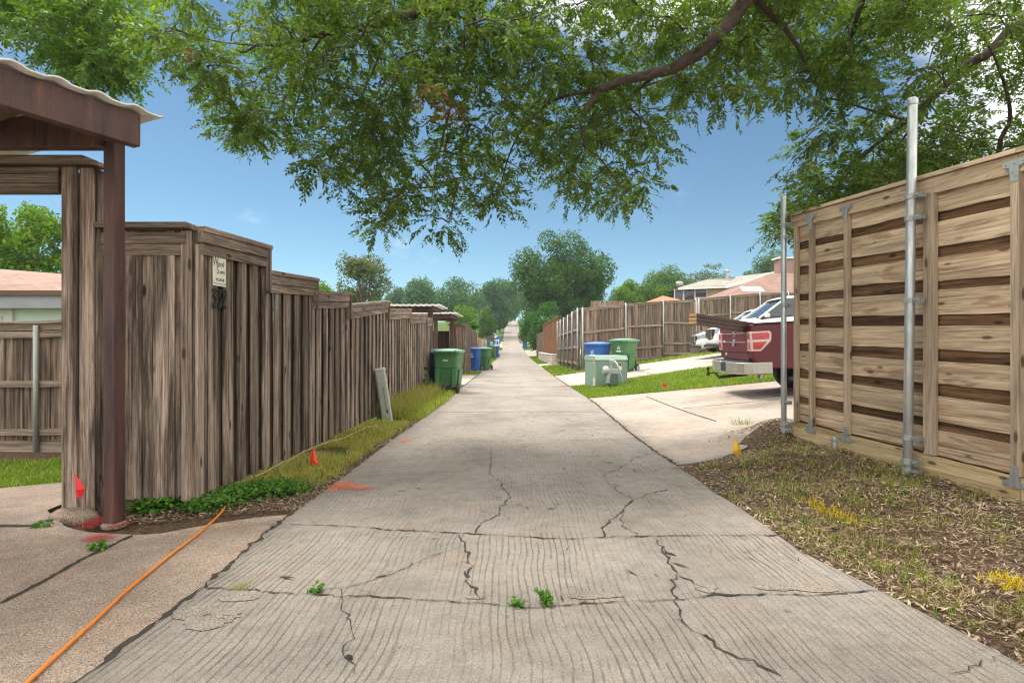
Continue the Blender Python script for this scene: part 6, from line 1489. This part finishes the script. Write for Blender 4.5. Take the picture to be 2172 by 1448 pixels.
nl = canopy(ov, [(main_poly, (5.2, 7.6), 400, .8), (right_poly, (5.6, 8.0), 180, .5), (low_right, (6.6, 8.0), 40, 0)], L_can, limbs, 11, spray_per=17, rad=.34, holes=holes, extra_mat=L_brown, extra=[(915,220,42),(960,235,28),(403,118,14)], leaf=.060, L=.24, more=above)
lt = thing('garden_tree', 'light green tree hanging down behind the corrugated carport roof', 'tree', (-12.5, 11.5, Gf(-12.5, 11.5)))
lt.location = (0, 0, 0)
q = MB(); q.tube([(-12.5, 11.5, Gf(-12.5, 11.5)-.2), (-12.4, 11.5, 3), (-11.6, 11.0, 6.0)], [.25, .2, .14], 12); q.build('trunk', M_barkg, lt, smooth=True)
left_poly = [(-200,-80),(300,-80),(265,50),(255,120),(215,145),(150,130),(60,95),(-100,60)]
canopy(lt, [(left_poly, (8.6, 11), 95, 0), ([(150,100),(255,90),(260,165),(230,175)], (8.8, 10), 14, 0)], L_can2, [([(-11.6, 11, 6)]+A3([(-60,20,10),(60,40,9.8),(160,70,9.6),(250,110,9.5)]), .09, .01), ([(-11.6, 11, 6)]+A3([(-60,-60,10),(120,-40,9.8),(260,10,9.5)]), .07, .01)], 12, spray_per=18, rad=.55, bark=M_barkg, leaf=.085, L=.36)
# ------------------------------------------------------------------ grass, weeds and litter
def grassmat(name, a, b_, c, trans=.35): return leafmat(name, a, b_, c, trans=trans, rough=.6, spec=.2)
G_lush = grassmat('lush_grass', (.075, .15, .012), (.13, .24, .018), (.24, .33, .035))
G_mid = grassmat('verge_grass', (.16, .20, .03), (.30, .33, .06), (.50, .45, .17))
G_dry = grassmat('straw_grass', (.22, .17, .075), (.36, .29, .14), (.52, .44, .24))
G_clover = grassmat('clover', (.06, .15, .025), (.10, .22, .035), (.16, .30, .05))
G_yel = grassmat('yellow_painted_grass', (.45, .33, .01), (.62, .46, .01), (.75, .58, .02))
def blades(x, y, h, w, rr, lean=.5, lift=-.01):
    n = len(x); z = Gt(x, y)+lift; a = rr.uniform(0, 2*np.pi, n); dx, dy = np.cos(a), np.sin(a); l_ = rr.uniform(.1, lean, n)*h*1.6
    nx, ny = -dy*w/2, dx*w/2; hh = np.sqrt(np.maximum(h*h-(l_*.7)**2, (h*.35)**2))
    v0 = np.stack([x-nx, y-ny, z], 1); v1 = np.stack([x+nx, y+ny, z], 1)
    mx, my, mz = x+dx*l_*.35, y+dy*l_*.35, z+hh*.6
    v2 = np.stack([mx+nx*.8, my+ny*.8, mz], 1); v3 = np.stack([mx-nx*.8, my-ny*.8, mz], 1); v4 = np.stack([x+dx*l_, y+dy*l_, z+hh], 1)
    V = np.stack([v0, v1, v2, v3, v4], 1).reshape(-1, 3); b0 = np.arange(n)*5
    T = np.concatenate([np.stack([b0, b0+1, b0+2], 1), np.stack([b0, b0+2, b0+3], 1), np.stack([b0+3, b0+2, b0+4], 1)])
    return V, T
def turf(name, label, pts, h, w, mat, rr, lean=.5, sel=None):
    x, y = pts; n = len(x); hh = h*rr.uniform(.55, 1.35, n); V, T = blades(x, y, hh, w*rr.uniform(.7, 1.3, n), rr, lean)
    mats = mat if isinstance(mat, list) else [mat]; mi_ = None
    if len(mats) > 1: k = sel if sel is not None else rr.integers(0, len(mats), n); mi_ = np.tile(k, 3)
    o = mesh_np(name, V, T, mats, None, mi=mi_); tag(o, label, 'grass', kind='stuff'); return o
rr = np.random.default_rng(31)
def scatter(n, x0, x1, y0, y1, dens=None, clump=1.2, thr=.35, seed=0):
    x = rr.uniform(x0, x1, n); y = rr.uniform(y0, y1, n)
    if clump: k = vnoise(x, y, clump, seed)*.6+vnoise(x, y, clump*3.1, seed+1)*.4 > thr; x, y = x[k], y[k]
    if dens is not None: k = rr.random(len(x)) < dens(x, y); x, y = x[k], y[k]
    return x, y
_xl = lambda y: np.interp(y, ry, xl); _xr = lambda y: np.interp(y, ry, xr_)
# verge along the left fence
G_verge = grassmat('sunned_verge_grass', (.24, .28, .04), (.42, .43, .085), (.62, .55, .2))  # blade colour lightened to offset the shade of the fence
x, y = scatter(60000, -2.34, -1.40, 4.75, 13.5, lambda x, y: ((x < _xl(y)-.05-.14*vnoise(x, y, 4, 9)) & (x > fence_x(y)+.02))*(1.0), 1.4, .36, 4)
turf('verge_grass', 'straggly yellow-green grass strip along the left fence', (x, y), .07, .0055, [G_verge, G_dry, G_verge], rr, .9)
x, y = scatter(9000, -2.2, -1.36, 9.2, 16.6, lambda x, y: (x < _xl(y)-.02)*1.0, 0)
k = (x < _xl(y)-.02)
turf('tall_grass', 'tall green and straw grass around the grey pedestal and near cart', (x, y), .15, .007, [G_lush, G_verge, G_verge], rr, .8)
x, y = scatter(5500, -2.2, -1.7, 9.2, 13.9, None, 2.5, .38, 6)
turf('seeding_grass', 'tall bleached seed-head grass against the left fence', (x, y), .34, .005, [G_dry, G_mid], rr, .6)
# clover by the fence corner
def clover(x, y, s, rr, zl=.04):
    n = len(x); z = Gt(x, y)+zl*rr.uniform(.3, 1.4, n); P = np.stack([x, y, z], 1); V, Q_ = leaf_faces(P, np.tile([0, 0, 1.6], (n, 1)), s, rr, .9); return V, Q_
def patch(name, label, px, n, s, spread, zl=.045, mat=G_clover, cat='ground cover'):
    Vc, Qc, o_ = [], [], 0
    for (a, b_, rx, ry_) in px:
        c = gp(a, b_); m_ = int(n*rx); x = c.x+rr.normal(0, rx*.5, m_); y = c.y+rr.normal(0, ry_*.5, m_); k = (x < _xl(y)-.02) | (y > 20) | (x > 0); V, Q_ = clover(x[k], y[k], s, rr, zl); Vc.append(V); Qc.append(Q_+o_); o_ += len(V)
    o = mesh_np(name, np.concatenate(Vc), np.concatenate(Qc), mat); tag(o, label, cat, kind='stuff'); return o
patch('clover', 'deep green clover patch at the foot of the fence corner', [(450,1078,.18,.10), (500,1062,.2,.14), (560,1052,.2,.16), (610,1046,.16,.16), (430,1085,.12,.08)], 5500, .026, 0, .055)
patch('creeping_weed', 'broad-leaved green weed patch below the short fence face', [(335,1085,.22,.05), (360,1080,.10,.05), (305,1090,.10,.04)], 1100, .045, 0, .07)
# lawn islands and farther grass
def isl(n, xmax, y0, y1, f0, f1, dens=1.0):
    x = rr.uniform(1.62, xmax, n)**1.0; y = rr.uniform(y0, y1, n); k = (y > f0(x)) & (y < f1(x)) & (x > _xr(y)+.02); return x[k], y[k]
x, y = isl(60000, 8.0, 12.8, 16.9, lambda x: np.interp(x, [1.7, 6, 14], [13.0, 13.3, 13.85])-.04, lambda x: np.interp(x, [1.69, 6, 14], [16.45, 16.65, 16.95]))
turf('lawn_island', 'bright green lawn island between the two right driveways', (x, y), .085, .011, [G_lush, G_lush, G_mid], rr, .8)
x, y = isl(16000, 3.4, 22.8, 33.6, lambda x: 22.85+0*x, lambda x: np.where(x < 2.75, 33.5, 23.4+0*x))
turf('lawn_strip', 'green grass strip at the foot of the brown fence corner', (x, y), .11, .016, [G_lush, G_lush, G_mid], rr, .7)
x, y = isl(9000, 9.0, 22.9, 29.5, lambda x: np.interp(x, [1.69, 6, 14], [22.85, 23.45, 25.05]), lambda x: np.interp(x, [2.86, 9.3], [23.6, 28.9])-.1)
turf('fence_foot_grass', 'grass along the foot of the brown fence behind the second driveway', (x, y), .13, .018, [G_lush, G_mid], rr, .7)
x, y = isl(14000, 2.7, 37.5, 57, lambda x: 37.5+0*x, lambda x: 57+0*x); x2, y2 = isl(6000, 4.5, 80, 88, lambda x: 80+0*x, lambda x: 88+0*x)
turf('far_lawn', 'green grass down the right side of the far alley', (np.r_[x, x2], np.r_[y, y2]), .12, .03, G_lush, rr, .7)
x = rr.uniform(-2.4, -1.4, 9000); y = rr.uniform(23.6, 86, 9000); k = ((y < 27.2) | ((y > 31) & (y < 57)) | (y > 78)) & (x < _xl(y)-.02); 
turf('far_verge_grass', 'green grass down the left side of the far alley', (x[k], y[k]), .11, .03, [G_lush, G_lush, G_mid], rr, .7)
x, y = scatter(26000, -8.2, -3.45, 5.35, 7.3, None, 0); turf('yard_grass', 'sunlit green grass behind the gate opening', (x, y), .06, .008, [G_lush, G_lush, G_mid], rr, .8)
# right verge: sparse tufts on mulchy soil
near_r = lambda x: np.interp(x, [1.68, 2.55, 3.0, 3.4], [5.5, 6.0, 6.4, 6.9])
def on_r(x, y): return (x > _xr(y)+.04+.05*vnoise(x, y, 6, 8)) & (y < near_r(x)) & (x < np.interp(y, [1.5, 6.4], [4.0, 3.12]))
cx, cy = scatter(1500, 1.65, 4.0, 1.3, 6.6, None, 1.3, .42, 14); k = on_r(cx, cy); cx, cy = cx[k], cy[k]
nb2 = rr.integers(5, 26, len(cx)); X_ = np.repeat(cx, nb2)+rr.normal(0, .035, nb2.sum()); Y_ = np.repeat(cy, nb2)+rr.normal(0, .035, nb2.sum()); sel = np.repeat(rr.choice([0, 1, 1, 2, 2], len(cx)), nb2)
pa, pb_ = gp(1715, 1075), gp(1825, 1115); pc_, pd_ = gp(2105, 1245), gp(2172, 1275)
def nearseg(x, y, a, b_, w):
    ax, ay, bx, by = a.x, a.y, b_.x, b_.y; t_ = np.clip(((x-ax)*(bx-ax)+(y-ay)*(by-ay))/((bx-ax)**2+(by-ay)**2), 0, 1); return np.hypot(x-ax-t_*(bx-ax), y-ay-t_*(by-ay)) < w
k = on_r(X_, Y_); X_, Y_, sel = X_[k], Y_[k], sel[k]
ye = np.concatenate([np.stack([rr.uniform(0, 1, 300), rr.normal(0, .045, 300), np.zeros(300)], 1), np.stack([rr.uniform(0, 1, 200), rr.normal(0, .04, 200), np.ones(200)], 1)])
ax_ = np.where(ye[:, 2] == 0, pa.x+(pb_.x-pa.x)*ye[:, 0], pc_.x+(pd_.x-pc_.x)*ye[:, 0]); ay_ = np.where(ye[:, 2] == 0, pa.y+(pb_.y-pa.y)*ye[:, 0], pc_.y+(pd_.y-pc_.y)*ye[:, 0])+ye[:, 1]
X_ = np.r_[X_, ax_+rr.normal(0, .03, 500)]; Y_ = np.r_[Y_, ay_]; sel = np.r_[sel, np.full(500, 3)]
turf('tufted_grass', 'sparse green and straw tufts on the bare right verge', (X_, Y_), .055, .0045, [G_lush, G_mid, G_dry, G_yel], rr, 1.0, sel=sel)
# mulch: dry bits lying on the soil
def litter(name, label, x, y, s0, s1, mat, asp=.22, lift=.006):
    n = len(x); P = np.stack([x, y, Gt(x, y)+lift+np.abs(rr.normal(0, .006, n))], 1); V, Q_ = leaf_faces(P, np.tile([0, 0, 2.4], (n, 1)), s0+(s1-s0)*rr.random(n)**2.2, rr, asp); o = mesh_np(name, V, Q_, mat); tag(o, label, 'litter', kind='stuff'); return o
M_mulch = leafmat('mulch', (.09, .06, .04), (.30, .215, .145), (.62, .52, .39), trans=.0, rough=.9, spec=.1)
x, y = scatter(70000, 1.6, 4.0, .9, 7.0, None, 0); k = (x > _xr(y)-.01) & (y < near_r(x)+.05) & (x < np.interp(y, [1.5, 6.4], [4.1, 3.3])); x, y = x[k], y[k]
xm, ym = 3.1+rr.normal(0, .3, 5000), 6.72+rr.normal(0, .25, 5000)
x2, y2 = scatter(16000, -3.1, -1.45, 3.75, 5.6, None, 0); k2 = (x2 < _xl(y2)+.02) & (y2 > np.interp(x2, [-3.2, -2.9, -2.3, -1.55], [3.72, 3.66, 3.78, 4.05])) & ~((x2 < -2.3) & (y2 > 4.05))
x3, y3 = scatter(14000, -1.75, -1.38, 4, 14, None, 0); k3 = np.abs(x3-_xl(y3)+.07) < .09
litter('mulch', 'dry brown mulch and straw bits lying on the bare soil', np.r_[x, xm, x2[k2], x3[k3]], np.r_[y, ym, y2[k2], y3[k3]], .010, .055, M_mulch)
M_twig = leafmat('twig_bits', (.03, .02, .014), (.07, .05, .035), (.14, .10, .07), trans=.0, rough=.9)
x = np.r_[rr.uniform(-1.3, 1.6, 240), rr.uniform(.1, 1.5, 150)]; y = np.r_[rr.uniform(2, 12, 240), rr.uniform(5, 10, 150)]
n = len(x); P = np.stack([x, y, G(x, y)+.026], 1); V, Q_ = leaf_faces(P, np.tile([0, 0, 9.], (n, 1)), rr.uniform(.02, .11, n)*rr.uniform(.4, 1, n), rr, .14)
o = mesh_np('twigs', V, Q_, M_twig); tag(o, 'scattered twig bits and fallen stems lying on the concrete alley', 'litter', kind='stuff')
# weeds rooted in the joints
def weed(label, px, n, r, h, mat=G_clover, grass=False):
    c = gp(*px); t = thing('weed', label, 'weed', (c.x, c.y, c.z+.015), group='weeds rooted in the concrete joints')
    if grass:
        m_ = n; V, T = blades(rr.normal(0, r*.5, m_), rr.normal(0, r*.3, m_), h*rr.uniform(.5, 1.2, m_), np.full(m_, .004), rr, .9)
        V[:, 2] -= np.repeat(Gt(V[0::5, 0], V[0::5, 1])*0+V[0::5, 2], 5); mesh_np('blades', V, T, mat, t)
    else:
        q = MB(); P = []
        for k in range(max(4, n//9)):
            a = rr.uniform(0, 6.28); e = Vector((r*math.cos(a)*rr.uniform(.3, 1), r*.6*math.sin(a)*rr.uniform(.3, 1), h*rr.uniform(.4, 1))); q.tube([(0, 0, -.01), e*.6+Vector((0, 0, .01)), e], [.0022, .0018, .001], 5); P += [np.array(e)+rr.normal(0, .012, 3) for _ in range(9)]
        q.build('stem', mat, t); P = np.array(P); P[:, 2] = np.abs(P[:, 2]); V, Q_ = leaf_faces(P, np.tile([0, 0, 1.2], (len(P), 1)), .028, rr, .7); mesh_np('leaves', V, Q_, mat, t)
    return t
weed('leafy green weed growing from the middle of the near road joint', (1160,1290), 70, .045, .055)
weed('small weed sprig just left of the leafy one in the road joint', (1098,1296), 24, .03, .02)
weed('tiny green weed where a crack meets the left of the road joint', (668,1266), 40, .035, .025)
weed('flat grassy weed above the worn patch at the left joint end', (510,1257), 60, .06, .03, G_mid, True)
weed('elongated green weed in the left driveway joint', (208,1172), 70, .055, .03)
weed('green weed at the slab corner under the gate post', (85,1122), 60, .05, .03)
weed('grass tuft beside the dirt mound on the right driveway', (1575,902), 90, .16, .12, G_lush, True)
weed('leafy weed on the soil by the far steel post', (1640,925), 60, .07, .05)

# ------------------------------------------------------------------ thin summer haze
hm = bpy.data.materials.new('haze'); hm.use_nodes = True; hn = hm.node_tree.nodes; hn.remove(hn['Principled BSDF'])
pv = hn.new('ShaderNodeVolumePrincipled'); pv.inputs['Color'].default_value = (.66, .82, .97, 1); pv.inputs['Density'].default_value = .0005; pv.inputs['Anisotropy'].default_value = .2
hm.node_tree.links.new(pv.outputs[0], hn['Material Output'].inputs['Volume'])
q = MB(); q.box((0, 92, 9), (420, 285, 40)); hz_ = q.build('haze', hm, None); hz_['kind'] = 'stuff'; tag(hz_, 'thin pale blue summer haze over the far trees', 'haze')
